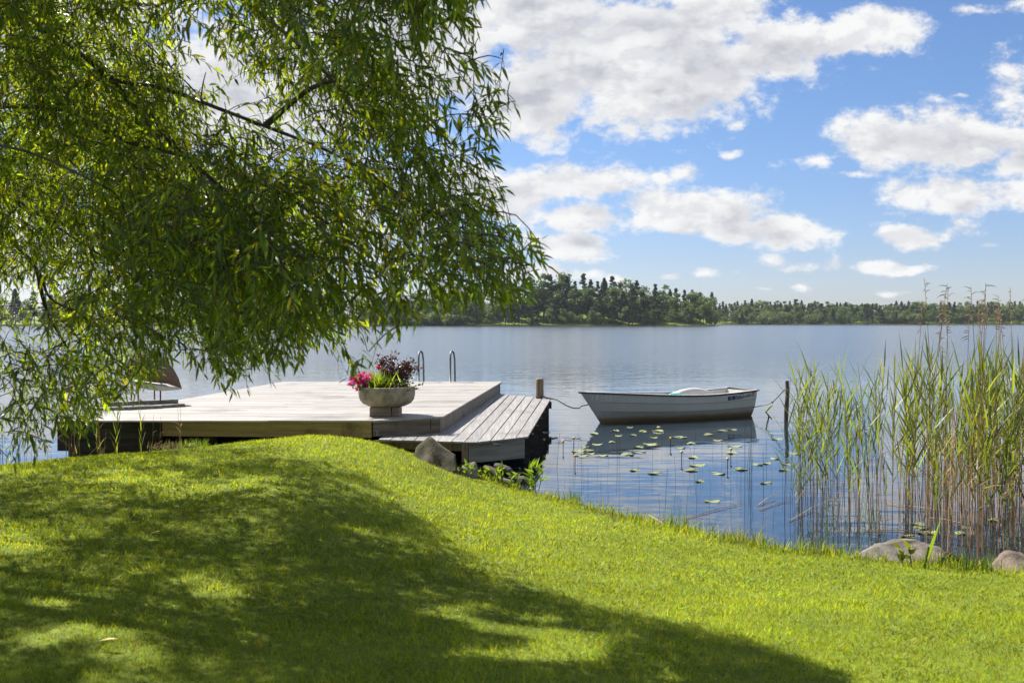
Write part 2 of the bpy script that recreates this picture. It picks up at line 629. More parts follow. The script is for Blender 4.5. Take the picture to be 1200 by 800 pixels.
leafmat('reed_leaf', (0.09, 0.14, 0.025), 0.45, (0.25, 0.33, 0.03), rough=0.45)
leafmat('reed_stem', (0.24, 0.175, 0.08), 0.25, (0.28, 0.2, 0.09), rough=0.6)
leafmat('dead_reed', (0.42, 0.275, 0.15), 0.25, (0.46, 0.30, 0.16), rough=0.7)
leafmat('reed_plume', (0.22, 0.155, 0.10), 0.3, (0.28, 0.2, 0.13), rough=0.8)
leafmat('rush', (0.06, 0.075, 0.03), 0.1, None, rough=0.6)
leafmat('lily_pad', (0.25, 0.28, 0.115), 0.12, (0.2, 0.28, 0.05), rough=0.28, spec=0.6)
leafmat('plant_leaf', (0.10, 0.16, 0.03), 0.42, (0.22, 0.32, 0.03), rough=0.45)
leafmat('dark_leaf', (0.07, 0.038, 0.034), 0.30, (0.13, 0.05, 0.04), rough=0.45)
leafmat('petal', (0.62, 0.035, 0.21), 0.35, (0.7, 0.05, 0.25), rough=0.6)
leafmat('dry_leaf', (0.42, 0.33, 0.04), 0.25, (0.45, 0.35, 0.04), rough=0.6)
leafmat('dry_grass', (0.30, 0.25, 0.12), 0.3, None, rough=0.7)
leafmat('spruce_needles', (0.055, 0.082, 0.036), 0.15, (0.05, 0.08, 0.02), rough=0.7, spec=0.2, rand=0.25)
leafmat('pine_needles', (0.075, 0.108, 0.042), 0.15, (0.06, 0.09, 0.03), rough=0.7, spec=0.2, rand=0.25)
leafmat('broad_leaves', (0.11, 0.165, 0.045), 0.30, (0.12, 0.17, 0.03), rough=0.6, spec=0.25, rand=0.25)
leafmat('bush_leaves', (0.13, 0.165, 0.05), 0.30, (0.18, 0.23, 0.05), rough=0.6, spec=0.25, rand=0.15)


def ground_material():
    m, nt, out = mat_base('ground_cover')
    geo = nt.node('ShaderNodeNewGeometry')
    pos = geo.outputs['Position']
    x, y, z = nt.sep(pos)
    n = nt.noise(pos, 1.3, 6, 0.6)
    n2 = nt.noise(pos, 22.0, 6, 0.65)
    turf = nt.mix(nt.smooth(n, 0.35, 0.65), rgb(0.12, 0.165, 0.016), rgb(0.16, 0.205, 0.02))
    turf = nt.mix(nt.smooth(n2, 0.35, 0.65), nt.vmath('SCALE', turf, 0.6), turf)
    mud = nt.mix(n2, rgb(0.025, 0.02, 0.013), rgb(0.07, 0.055, 0.036))
    zz = nt.math('MULTIPLY_ADD', n, 0.10, z)
    col = nt.mix(nt.smooth(zz, 0.055, 0.10), mud, turf)
    p = nt.node('ShaderNodeBsdfPrincipled')
    nt.put(p.inputs['Base Color'], col)
    p.inputs['Roughness'].default_value = 0.9
    p.inputs['Specular IOR Level'].default_value = 0.15
    b = nt.node('ShaderNodeBump')
    b.inputs['Strength'].default_value = 0.5
    b.inputs['Distance'].default_value = 0.03
    nt.put(b.inputs['Height'], n2)
    nt.l.new(b.outputs[0], p.inputs['Normal'])
    nt.l.new(p.outputs[0], out.inputs[0])
    return m


def water_material():
    m, nt, out = mat_base('lake_water')
    geo = nt.node('ShaderNodeNewGeometry')
    pos = geo.outputs['Position']
    x, y, z = nt.sep(pos)
    p2 = nt.comb(x, y, 0.0)
    # the bay near the jetty is nearly still; the open lake is ruffled
    open_ = nt.smooth(nt.math('ADD', y, nt.math('MULTIPLY', nt.noise(nt.vmath('MULTIPLY', p2, (0.02, 0.06, 0)), 1.0, 3), 30.0)), 32.0, 90.0)
    w1 = nt.noise(nt.vmath('MULTIPLY', p2, (0.55, 1.7, 1)), 1.0, 2.0, 0.45)
    w2 = nt.noise(nt.vmath('MULTIPLY', p2, (2.4, 6.5, 1)), 1.0, 2.0, 0.5)
    w3 = nt.noise(nt.vmath('MULTIPLY', p2, (0.5, 0.9, 1)), 1.0, 3.0, 0.6)
    streak = nt.noise(nt.vmath('MULTIPLY', p2, (0.012, 0.11, 1)), 1.0, 3.0, 0.6)
    calm = nt.math('MULTIPLY', nt.math('ADD', nt.math('MULTIPLY', w1, 0.009), nt.math('MULTIPLY', w2, 0.0012)), nt.smooth(streak, 0.35, 0.65, 0.35, 1.3))
    ruf = nt.math('ADD', nt.math('MULTIPLY', w3, 0.09), nt.math('MULTIPLY', w2, 0.012))
    h = nt.math('ADD', nt.math('MULTIPLY', calm, nt.math('SUBTRACT', 1.0, open_)), nt.math('MULTIPLY', ruf, open_))
    b = nt.node('ShaderNodeBump')
    b.inputs['Strength'].default_value = 1.0
    b.inputs['Distance'].default_value = 1.0
    nt.put(b.inputs['Height'], h)
    p = nt.node('ShaderNodeBsdfPrincipled')
    nt.put(p.inputs['Base Color'], rgb(0.012, 0.022, 0.034))
    p.inputs['IOR'].default_value = 1.75
    p.inputs['Specular IOR Level'].default_value = 0.5
    nt.put(p.inputs['Roughness'], nt.math('MULTIPLY_ADD', open_, 0.16, 0.015))
    nt.l.new(b.outputs[0], p.inputs['Normal'])
    nt.l.new(p.outputs[0], out.inputs[0])
    return m


ground_material()
water_material()

# ------------------------------------------------------------------ terrain
SHORE = np.array([(60, 3.0), (14, 7.7), (7, 9.3), (4.94, 9.8), (3.8, 10.1), (2.75, 10.8), (1.53, 12.4), (.9, 13.3), (.35, 14.3), (0, 15.0),
                  (-.5, 15.9), (-1.2, 16.8), (-2.5, 17.6), (-4.0, 17.3), (-5.0, 16.4), (-5.9, 15.1), (-7.2, 14.1), (-10, 13.6), (-16, 13.2), (-60, 10),
                  (-60, -60), (60, -60)], float)


def shore_dist(X, Y):
    """signed distance to the lawn's shoreline, positive on land"""
    X, Y = np.asarray(X, float), np.asarray(Y, float)
    best = np.full(X.shape, 1e9)
    inside = np.zeros(X.shape, bool)
    n = len(SHORE)
    for i in range(n):
        a, b = SHORE[i], SHORE[(i + 1) % n]
        d = b - a
        t = np.clip(((X - a[0]) * d[0] + (Y - a[1]) * d[1]) / (d @ d), 0, 1)
        best = np.minimum(best, np.hypot(X - a[0] - t * d[0], Y - a[1] - t * d[1]))
        c = (a[1] > Y) != (b[1] > Y)
        with np.errstate(divide='ignore', invalid='ignore'):
            xi = (b[0] - a[0]) * (Y - a[1]) / (b[1] - a[1]) + a[0]
        inside ^= c & (X < xi)
    return np.where(inside, best, -best)


def sstep(a, b, x):
    t = np.clip((x - a) / (b - a), 0, 1)
    return t * t * (3 - 2 * t)


def far_shore(X):
    """y of the far shoreline for a given x: a wooded point nearer than the shore to its right"""
    return 600 + 250 * sstep(118, 150, X) + 8 * np.sin(X * 0.031) + 5 * np.sin(X * 0.083 + 1)


def ground_z(X, Y):
    X, Y = np.asarray(X, float), np.asarray(Y, float)
    P = np.stack([X, Y, 0 * X], -1)
    s = shore_dist(X, Y) + 0.25 * (vnoise(P, 1.1, 3) - 0.5)
    k = 1.55 + 1.5 * sstep(-3.5, -0.3, X)
    left = 0.08 * sstep(0, 0.25, s) + 0.79 * (1 - np.exp(-np.maximum(s, 0) / 1.42))
    left = left * (1 - .2 * sstep(-5.6, -9.0, X)) * (1 - .045 * sstep(-4.6, -3.2, X))
    right = 0.02 * sstep(0, 0.2, s) + 0.86 * sstep(-0.9, 8.2, s) - 0.86 * sstep(-0.9, 8.2, 0 * s)
    k = sstep(-2.6, 0.3, X)
    land = left * (1 - k) + right * k
    land = land + (0.035 * (vnoise(P, 0.55, 5) - 0.5) + 0.035 * (vnoise(P, 1.6, 6) - 0.5)) * sstep(0.2, 1.5, s)
    bed = np.maximum(-2.5, s * 0.42)
    z = np.where(s > 0, land, bed)
    f = Y - far_shore(X)
    hump = 8.0 * np.exp(-((X - 45) / 75.0) ** 2)
    far = 0.5 * sstep(0, 5, f) + (hump + 2.0 + 2.0 * sstep(-300, -100, X)) * sstep(5, 70, f) + 6 * sstep(100, 900, f)
    return np.where(f > 0, far, z)


def axis(fine0, fine1, step, lo, hi, grow):
    a = list(np.arange(fine0, fine1 + 1e-6, step))
    s = step
    while a[-1] < hi:
        s = min(s * grow, 120)
        a.append(a[-1] + s)
    s = step
    while a[0] > lo:
        s = min(s * grow, 120)
        a.insert(0, a[0] - s)
    return np.array(a)


gx = axis(-12, 10, 0.14, -4200, 4200, 1.12)
gy = axis(2.0, 19, 0.14, -300, 540, 1.12)
gy = np.concatenate([gy[gy < 560], np.arange(560, 960, 7.0), np.arange(970, 1300, 40), np.arange(1400, 6000, 250)])
GX, GY = np.meshgrid(gx, gy)
GZ = ground_z(GX, GY)
nx, ny = len(gx), len(gy)
idx = np.arange(nx * ny).reshape(ny, nx)
GF = np.stack([idx[:-1, :-1], idx[:-1, 1:], idx[1:, 1:], idx[1:, :-1]], -1).reshape(-1, 4)
ground = link('ground', raw_mesh('ground', np.stack([GX, GY, GZ], -1).reshape(-1, 3), GF, smooth=True), M['ground_cover'])
tag(ground, 'grassy lawn sloping down to the lake with the low wooded far shore', 'ground', kind='structure')

wv = MB()
wv.add([(-5000, 2, 0), (5000, 2, 0), (5000, 1500, 0), (-5000, 1500, 0)], [[0, 1, 2, 3]])
lake = obj('water', wv, M['lake_water'])
tag(lake, 'calm blue lake reflecting the sky and clouds', 'lake', kind='structure')


# ------------------------------------------------------------------ thin summer haze over the lake
def haze_air():
    m, nt, out = mat_base('haze_air')
    v = nt.node('ShaderNodeVolumePrincipled')
    nt.put(v.inputs['Color'], rgb(0.80, 0.88, 1.0))
    v.inputs['Density'].default_value = HAZE
    v.inputs['Anisotropy'].default_value = 0.0
    nt.l.new(v.outputs[0], out.inputs['Volume'])
    return m


HAZE = 0.00005
if HAZE > 0:
    hb = MB()
    hb.box((-1500, -350, -4.0), (1500, 1450, 60))
    haze = obj('haze', hb, haze_air())
    tag(haze, 'thin blue summer haze over the lake and far wood', 'haze', kind='stuff')
    cy.volume_bounces = 1

# ------------------------------------------------------------------ far forest
def leaf_quads(C, size, tint, nrm=None, r=rng):
    """one small bent quad per centre, turned at random"""
    n = len(C)
    a = r.normal(size=(n, 3))
    a /= np.linalg.norm(a, axis=1)[:, None]
    b = r.normal(size=(n, 3))
    b -= (b * a).sum(1)[:, None] * a
    b /= np.linalg.norm(b, axis=1)[:, None]
    s = np.asarray(size)[:, None] * (0.6 + 0.8 * r.random((n, 1)))
    V = np.stack([C - a * s, C + b * s * 0.6, C + a * s, C - b * s * 0.6], 1).reshape(-1, 3)
    F = np.arange(4 * n).reshape(-1, 4)
    return V, F, np.repeat(tint, 4, 0)


def make_far_tree(kind, seed):
    r = np.random.default_rng(seed)
    mb = MB()
    if kind == 'spruce':
        H = 22 + 4 * r.random()
        n = 1700
        t = r.random(n) ** 0.75
        z = H * (0.08 + 0.92 * t)
        lay = (z * 0.75) % 1.0
        R = (0.24 + 0.05 * r.random()) * H * (1 - t) ** 0.72 * (0.62 + 0.45 * (1 - lay)) + 0.15
        ang = r.random(n) * 2 * math.pi
        gap = vnoise(np.stack([np.cos(ang) * 1.5, np.sin(ang) * 1.5, z * 0.35], -1), 1.2, seed)
        R *= 0.30 + 1.25 * gap
        rad = R * np.sqrt(r.random(n)) ** 0.6
        C = np.stack([rad * np.cos(ang), rad * np.sin(ang), z - 0.25 * rad], -1)
        size = np.full(n, 0.62)
        mat = M['spruce_needles']
        mb.tube([(0, 0, -1.5), (0, 0, H * 0.5), (0, 0, H * 0.98)], [0.32, 0.2, 0.03], 6)
    elif kind == 'pine':
        H = 20 + 4 * r.random()
        cl = []
        for i in range(26):
            tt = 0.28 + 0.72 * (i + r.random()) / 26
            rr = H * 0.20 * (1 - (max(0, tt - 0.45) / 0.55) ** 1.3) * r.random() ** 0.6
            a = r.random() * 6.28
            cl.append((rr * math.cos(a), rr * math.sin(a), H * tt - 0.5, (0.9 + 1.0 * r.random()) * (1.3 - .8 * tt)))
        C = []
        for c in cl:
            q = r.normal(size=(75, 3))
            q /= np.linalg.norm(q, axis=1)[:, None]
            q *= (r.random((75, 1)) ** 0.45)
            C.append(q * np.array([c[3] * 1.25, c[3] * 1.25, c[3] * 0.8]) + np.array(c[:3]))
        C = np.concatenate(C)
        size = np.full(len(C), 0.45)
        mat = M['pine_needles']
        mb.tube([(0, 0, -1.5), (0.15, 0.1, H * 0.5), (0, 0, H * 0.95)], [0.3, 0.2, 0.05], 6)
        for c in cl[::2]:
            mb.tube([(0, 0, c[2] - 1.2), (c[0] * 0.6, c[1] * 0.6, c[2] - 0.5), c[:3]], [0.09, 0.06, 0.03], 4)
    else:
        H = (13 + 5 * r.random()) if kind == 'broad' else 4.0 + 1.5 * r.random()
        W = H * (0.30 if kind == 'broad' else 0.75)
        cl = []
        for i in range(15):
            a = r.random() * 6.28
            tt = r.random()
            hh = H * (0.25 + 0.66 * tt) if kind == 'broad' else H * (0.15 + 0.6 * tt)
            rr = W * (1 - abs(tt - 0.35) * 0.95) * r.random() ** 0.5
            cl.append((rr * math.cos(a), rr * math.sin(a), hh, W * (0.28 + 0.3 * r.random())))
        C = []
        for c in cl:
            q = r.normal(size=(120, 3))
            q /= np.linalg.norm(q, axis=1)[:, None]
            q *= (r.random((120, 1)) ** 0.4)
            C.append(q * np.array([c[3], c[3], c[3] * 0.85]) + np.array(c[:3]))
        C = np.concatenate(C)
        size = np.full(len(C), 0.42 if kind == 'broad' else 0.26)
        mat = M['broad_leaves'] if kind == 'broad' else M['bush_leaves']
        mb.tube([(0, 0, -1.5), (0.1, 0.1, H * 0.4), (0, 0, H * 0.8)], [0.22, 0.16, 0.04], 6)
        for c in cl[::3]:
            mb.tube([(0, 0, max(0.2, c[2] - W * 0.5)), (c[0] * 0.6, c[1] * 0.6, c[2] - 0.4), c[:3]], [0.08, 0.05, 0.02], 4)
    clump = vnoise(C, 0.5, seed + 3)
    t = 0.75 + 0.5 * clump + 0.25 * (r.random(len(C)) - 0.5)
    tint = np.stack([t * (0.92 + 0.16 * r.random(len(C))), t, t * 0.95], -1)
    V, F, tt = leaf_quads(C, size, tint, r=r)
    return mb, raw_mesh('crown', V, F, tt), mat


PROTO = {}
TREE_INFO = {
    'spruce': ('spruce_tree', 'spruce', 4), 'pine': ('pine_tree', 'pine', 4), 'broad': ('birch_tree', 'tree', 4), 'bush': ('shore_bush', 'bush', 3)}
TREE_LOOK = {'spruce': 'dark pointed spruce', 'pine': 'dark ragged pine', 'broad': 'lighter green leafy tree', 'bush': 'pale green rounded bush'}
TREE_MANY = {'spruce': 'spruces', 'pine': 'pines', 'broad': 'leafy trees', 'bush': 'bushes'}
TREE_PLACE = {
    'crest': 'standing out along the top of the taller far wood',
    'fill': 'in the middle of the taller wood on the nearer far shore',
    'edge': 'at the waterline of the nearer taller wood',
    'veil': 'on the far shore seen through the willow leaves',
    'veil edge': 'at the far waterline seen through the willow leaves',
    'back': 'along the top of the low distant wood on the right',
    'middle': 'in the middle of the low distant wood on the right',
    'front': 'at the waterline of the low distant wood on the right'}


def plant_tree(kind, x, y, height, zone):
    name, cat, nv = TREE_INFO[kind]
    v = random.randrange(nv)
    key = (kind, v)
    z = float(ground_z(np.array([x]), np.array([y]))[0])
    lab = TREE_LOOK[kind] + ' ' + TREE_PLACE[zone]
    grp = TREE_MANY[kind] + ' ' + TREE_PLACE[zone]
    if key not in PROTO:
        mb, me, mat = make_far_tree(kind, 100 + 17 * v + 5 * len(kind) + ord(kind[0]))
        root = thing(name, (0, 0, 0), lab, cat, grp)
        tr = obj('trunk', mb, M['trunk_bark'], root)
        cr = link('crown', me, mat, root)
        KIDS[root.name] = [tr, cr]
        H = float(max(vv.co.z for vv in me.vertices))
        PROTO[key] = [root, H, False]
    root, H, used = PROTO[key]
    s = height / H
    sc = (s * random.uniform(0.95, 1.3), s * random.uniform(0.95, 1.3), s)
    if not used:
        PROTO[key][2] = True
        root.location = (x, y, z)
        root.rotation_euler = (0, 0, random.uniform(0, 6.28))
        root.scale = sc
        root['label'], root['group'] = lab, grp
        return root
    return copy_tree(root, (x, y, z), random.uniform(0, 6.28), sc, lab, grp)


def tree_to(kind, px, top, dy, zone):
    """a tree dy metres behind the shore whose top reaches the given height in the picture"""
    y0 = 600.0
    for _ in range(3):
        x = (px - 600) / FPX * (y0 + dy)
        y0 = float(far_shore(np.array([x]))[0])
    y = y0 + dy
    x = (px - 600) / FPX * y
    z = float(ground_z(np.array([x]), np.array([y]))[0])
    h = at(px, top, y)[2] - z
    return plant_tree(kind, x, y, max(3.0, h), zone)


tall = [(614, 326, 'pine'), (637, 318, 'broad'), (659, 316, 'broad'), (664, 322, 'pine'), (684, 319, 'pine'), (692, 326, 'pine'), (708, 324, 'spruce'), (717, 322, 'pine'),
        (734, 325, 'broad'), (746, 327, 'pine'), (756, 333, 'broad'), (768, 331, 'pine'), (777, 332, 'broad'), (792, 336, 'pine'), (802, 338, 'pine'),
        (811, 338, 'pine'), (820, 341, 'pine'), (828, 347, 'broad'), (836, 350, 'broad'), (600, 332, 'pine'), (625, 326, 'pine'), (645, 320, 'pine'), (653, 325, 'broad'),
        (674, 328, 'pine'), (700, 328, 'pine'), (726, 330, 'pine'), (740, 331, 'pine'), (785, 337, 'spruce'), (590, 335, 'spruce'), (575, 337, 'pine'), (560, 338, 'spruce')]
for px, top, kd in tall:
    tree_to(kd, px, top + 1, random.uniform(25, 55), 'crest')
for i in range(96):
    px = 440 + i * 4.15 + random.uniform(-3, 3)
    tree_to(random.choice(['broad', 'broad', 'broad', 'pine', 'pine', 'spruce']), px, random.uniform(340, 356) - (6 if 590 < px < 760 else 0), random.uniform(8, 40), 'fill')
for i in range(34):
    px = 430 + i * 12 + random.uniform(-4, 4)
    tree_to('broad', px, random.uniform(358, 368), random.uniform(3, 8), 'edge')
for i in range(46):
    px = -60 + i * 11 + random.uniform(-4, 4)
    tree_to(random.choice(['broad', 'broad', 'pine', 'spruce']), px, random.uniform(336, 352), random.uniform(10, 40), 'veil')
for i in range(26):
    px = -60 + i * 22 + random.uniform(-8, 8)
    tree_to('bush' if 455 < px < 560 or random.random() < 0.4 else 'broad', px, random.uniform(364, 371), random.uniform(2, 6), 'veil edge')
for px in (470, 482, 494, 506, 518, 530, 541):
    tree_to('bush', px + random.uniform(-3, 3), random.uniform(363, 369), 3.0, 'edge')
for row, (dy, lo, hi) in enumerate(((55, 352, 357), (28, 355, 361), (9, 361, 369))):
    n = 92
    for i in range(n):
        px = 842 + (1235 - 842) * (i + random.random()) / n
        kd = random.choice(['pine', 'pine', 'broad', 'broad', 'spruce']) if row == 0 else random.choice(['pine', 'broad', 'broad', 'spruce']) if row == 1 else random.choice(['broad', 'broad', 'broad', 'bush', 'spruce'])
        bump = -3 if 870 < px < 960 and row == 0 else 0
        tree_to(kd, px, random.uniform(lo, hi) + bump * random.random(), dy + random.uniform(-8, 8), ('back', 'middle', 'front')[row])

# the sedge fringe along the far waterline
def far_sedge():
    X = rng.uniform(-420, 620, 26000)
    Y = far_shore(X) + rng.uniform(-3.5, 2.0, len(X))
    h = rng.uniform(0.5, 1.3, len(X))
    w = rng.uniform(0.06, 0.14, len(X))
    a = rng.random(len(X)) * 3.14
    dx, dy = np.cos(a) * w, np.sin(a) * w
    z0 = np.full(len(X), -0.1)
    V = np.stack([np.stack([X - dx, Y - dy, z0], -1), np.stack([X + dx, Y + dy, z0], -1), np.stack([X + rng.normal(0, .12, len(X)), Y, h], -1)], 1).reshape(-1, 3)
    t = np.repeat(rng.uniform(0.6, 1.2, (len(X), 1)), 3, 0) * np.array([1.25, 1.0, 1.0])
    return raw_mesh('sedge', V, np.arange(len(V)).reshape(-1, 3), t)


sedge = link('far_sedge', far_sedge(), M['bush_leaves'])
tag(sedge, 'thin fringe of sedge along the far waterline', 'sedge', kind='stuff')

# ------------------------------------------------------------------ the bathing deck
ZD, ZJ = 0.82, 0.55
fl = on_z(76, 492, ZD); fm = on_z(190, 490.5, ZD); fr = on_z(435, 492.5, ZD); fc = on_z(516, 488.5, ZD)
br = on_z(587, 447, ZD); bl = on_z(333, 447, ZD)


def line_x(a, b, y):
    return a[0] + (b[0] - a[0]) * (y - a[1]) / (b[1] - a[1])


deck = thing('wooden_deck', (-3.8, 20, 0.0), 'large pale grey timber bathing deck with a corner cut off, raised over the shore', 'deck')
boards = MB()
BW = 0.145
y_front = min(fl[1], fm[1], fr[1])
yb = y_front - 0.02
k = 0
while yb < br[1] + 0.02:
    y0, y1 = yb, min(yb + BW - 0.007, br[1] + 0.03)
    pts = []
    for yy, first in ((y0, True), (y1, False)):
        l = line_x(fl, bl, yy) - 0.03 + random.uniform(-.006, .006)
        if yy < fc[1]:
            r_ = line_x(fr, fc, max(yy, fr[1]))
        else:
            r_ = line_x(fc, br, yy)
        pts.append((l, r_ + 0.035))
    # every row is two boards that meet at a joint
    j = random.uniform(0.3, 0.7)
    xm0 = pts[0][0] + (pts[0][1] - pts[0][0]) * j
    dz = random.uniform(-0.0015, 0.0015)
    boards.prism([(pts[0][0], y0), (xm0 - .002, y0), (xm0 - .002, y1), (pts[1][0], y1)], ZD - 0.028, ZD + dz)
    boards.prism([(xm0 + .002, y0), (pts[0][1], y0), (pts[1][1], y1), (xm0 + .002, y1)], ZD - 0.028, ZD - dz)
    yb += BW
obj('deck_boards', boards, M['deck_timber'], deck)
fa = MB()
mid = fm + (fr - fm) * 0.52
fa.wall((fm[0] + .003, fm[1]), (mid[0] - .002, mid[1]), ZD - 0.29, ZD - 0.031, -0.035)
fa.wall((mid[0] + .002, mid[1]), fr, ZD - 0.285, ZD - 0.031, -0.035)
obj('front_fascia', fa, M['bounce_lit_fascia'], deck)
fa = MB()
fa.wall((fr[0] + .03, fr[1] + .01), fc, ZD - 0.27, ZD - 0.031, -0.035)
obj('corner_fascia', fa, M['shaded_fascia'], deck)
fa = MB()
bq = br + (fc - br) * 0.015
for i in range(3):
    a, b = fc + (bq - fc) * i / 3, fc + (bq - fc) * (i + 1) / 3
    fa.wall((a[0], a[1] + .004), (b[0], b[1] - .004), ZD - 0.30, ZD - 0.031, -0.03)
obj('side_fascia', fa, M['side_fascia'], deck)
fa = MB()
fa.wall((fl[0], fl[1] + 0.03), (fm[0] - .003, fm[1] + .03), ZD - 0.33, ZD - 0.031, -0.05)
fa.wall((fl[0] + .1, fl[1] + 0.10), (fm[0] - .1, fm[1] + .12), 0.10, ZD - 0.34, -0.16)
fa.box((fl[0] - 0.22, fl[1] + .2, 0.28), (fl[0] + .02, fl[1] + .5, ZD - 0.05))
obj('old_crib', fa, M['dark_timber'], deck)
sub = MB()
for yy in np.arange(fr[1] + .5, br[1] - .3, 1.2):
    sub.box((line_x(fl, bl, yy) + .15, yy, ZD - .20), (line_x(fc, br, max(yy, fc[1])) - .15, yy + .06, ZD - .033))
for yy in np.arange(fr[1] + .9, br[1], 2.4):
    for q in (0.04, 0.35, 0.66, 0.95):
        l, r_ = line_x(fl, bl, yy), line_x(fc, br, max(yy, fc[1]))
        xx = l + (r_ - l) * q
        sub.box((xx - .07, yy - .02, -1.6), (xx + .07, yy - .16, ZD - .05))
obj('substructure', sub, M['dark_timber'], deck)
bk = MB()  # edge boards extended below the water to block light under the deck
bk.wall((bl[0] + .1, bl[1] - .02), (br[0] - .1, br[1] - .02), -0.4, ZD - .033, 0.035)
bk.wall((bl[0] + .03, bl[1] - .05), (fl[0] + .04, fl[1] + .1), -0.4, ZD - .033, 0.035)
obj('rear_fascia_screen', bk, M['side_fascia'], deck)

# ------------------------------------------------------------------ the lower jetty
j0 = on_z(436, 514.5, ZJ); j1 = on_z(556, 518, ZJ); j2 = on_z(619, 511.5, ZJ); j3 = on_z(646, 466.5, ZJ); j4 = on_z(584, 460, ZJ)
jetty = thing('lower_jetty', (0, 20, 0), 'lower grey jetty of lengthwise planks beside the big raised deck', 'jetty')
pl = MB()


def front_y(x):
    if x < j1[0]:
        return j0[1] + (j1[1] - j0[1]) * (x - j0[0]) / (j1[0] - j0[0])
    return j1[1] + (j2[1] - j1[1]) * (x - j1[0]) / (j2[0] - j1[0])


def side_x(y):
    return line_x(fc, br, y) - 0.01


# planks fan slightly: as far along from the outer edge at the back as at the front
NPL = 7
f_in, b_in = j2[0] - 0.205 * NPL, j4[0] - 0.12
for i in range(NPL):
    fa0, fa1 = j2[0] - 0.205 * (i + 1), j2[0] - 0.205 * i
    wb = (j3[0] - b_in) / NPL
    ba0, ba1 = j3[0] - wb * (i + 1), j3[0] - wb * i
    yb_ = j3[1] + (j4[1] - j3[1]) * (i / NPL) + random.uniform(-.02, .02)
    g = 0.007
    if i == NPL - 1:
        fa0, ba0 = side_x(front_y(fa0) + .5) - .06, side_x(yb_) - .004
    q = [(fa0 + g, front_y(fa0)), (fa1 - g, front_y(fa1)), (ba1 - g, yb_), (ba0 + g, yb_)]
    dz = random.uniform(-.003, .003)
    pl.prism(q, ZJ - .03, ZJ + dz)
# the short planks in front of the cut corner, running the same way
for i in range(5):
    a0, a1 = f_in - 0.2 * (i + 1) + .007, f_in - 0.2 * i - .007

    def back(x):
        return (fr[1] + (fc[1] - fr[1]) * (x - fr[0]) / (fc[0] - fr[0]) if x > fr[0] else fr[1]) - 0.006
    pl.prism([(a0, front_y(a0)), (a1, front_y(a1)), (a1 + .02, min(back(a1), 17.4)), (a0 + .02, min(back(a0), 17.4))], ZJ - .03, ZJ + random.uniform(-.003, .003))
obj('planks', pl, M['jetty_timber'], jetty)
fa = MB()
a, b = on_z(549, 520, ZJ - .03), on_z(615, 514.5, ZJ - .03)
fa.wall((a[0], a[1] + .06), (b[0], b[1] + .06), ZJ - .345, ZJ - .033, -0.05)
obj('end_fascia', fa, M['grey_fascia'], jetty)
fa = MB()
fa.wall((j0[0] + .02, j0[1] + .12), (a[0] - .1, a[1] + .12), ZJ - .16, ZJ - .033, -0.05)
fa.box((a[0] - .11, a[1] + .02, ZJ - .33), (a[0] - .01, a[1] + .16, ZJ - .035))
obj('brown_beam', fa, M['post_timber'], jetty)
for i in range(6):
    t = (i + 0.55) / 6
    p = j2 + (j3 - j2) * t
    jb = MB()
    jb.box((p[0] - 1.35, p[1] - .05, ZJ - .20), (p[0] + 0.035, p[1] + .05, ZJ - .034))
    jb.box((p[0] - .13, p[1] - .075, -1.5), (p[0] - .03, p[1] - .055, ZJ - .036))
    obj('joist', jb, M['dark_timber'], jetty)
st = MB()
a, b = on_z(441, 510, ZJ + .02), on_z(487, 505, ZJ + .02)
st.wall(a, b, ZJ + .004, ZJ + .10, -0.16)
sb = obj('timber_step', st, M['jetty_timber'], None, (float(a[0]), float(a[1]), ZJ + .004), bevel=.006)
tag(sb, 'pale timber step lying under the cut corner of the raised deck', 'step')
edge = MB()
p = on_z(582, 517.5, ZJ)
edge.box((p[0] - .06, p[1] + .02, ZJ - .075), (p[0] + .06, p[1] + .05, ZJ - .033))
obj('bracket', edge, M['galvanised'], jetty)

# mooring post on the jetty
p = on_z(632.5, 466.5, ZJ)
pm = MB()
prof = [(0.0, 0.0), (0.092, 0.0), (0.10, 0.10), (0.094, 0.25), (0.098, 0.40), (0.092, 0.475), (0.08, 0.49), (0.0, 0.492)]
pm.lathe(prof, (p[0], p[1], ZJ + .001), 20)
post = obj('mooring_post', pm, M['post_timber'], None, (p[0], p[1], ZJ), smooth=False)
tag(post, 'short round brown mooring post at the outer end of the lower jetty', 'post')

# swimming ladder at the back edge
a = on_z(493, 447, ZD); b = on_z(530, 447, ZD)
lad = thing('swim_ladder', ((a[0] + b[0]) / 2, br[1] + .1, ZD), 'grey tubular swimming ladder on the back edge of the deck', 'ladder')
for q in (a, b):
    m_ = MB()
    x0 = q[0]
    pts = [(x0 - .045, br[1] - .12, ZD), (x0 - .045, br[1] - .12, ZD + .62), (x0 - .04, br[1] - .06, ZD + .78), (x0 - .01, br[1] + .06, ZD + .83), (x0 + .03, br[1] + .18, ZD + .78),
           (x0 + .05, br[1] + .25, ZD + .6), (x0 + .06, br[1] + .27, ZD), (x0 + .06, br[1] + .27, -.9)]
    m_.tube(pts, 0.026, 8)
    obj('handrail', m_, M['galvanised'], lad, smooth=True)
for zz in (0.1, -.2, -.5):
    m_ = MB()
    m_.box((a[0] + .06, br[1] + .24, zz), (b[0] + .06, br[1] + .32, zz + .03))
    obj('rung', m_, M['galvanised'], lad)

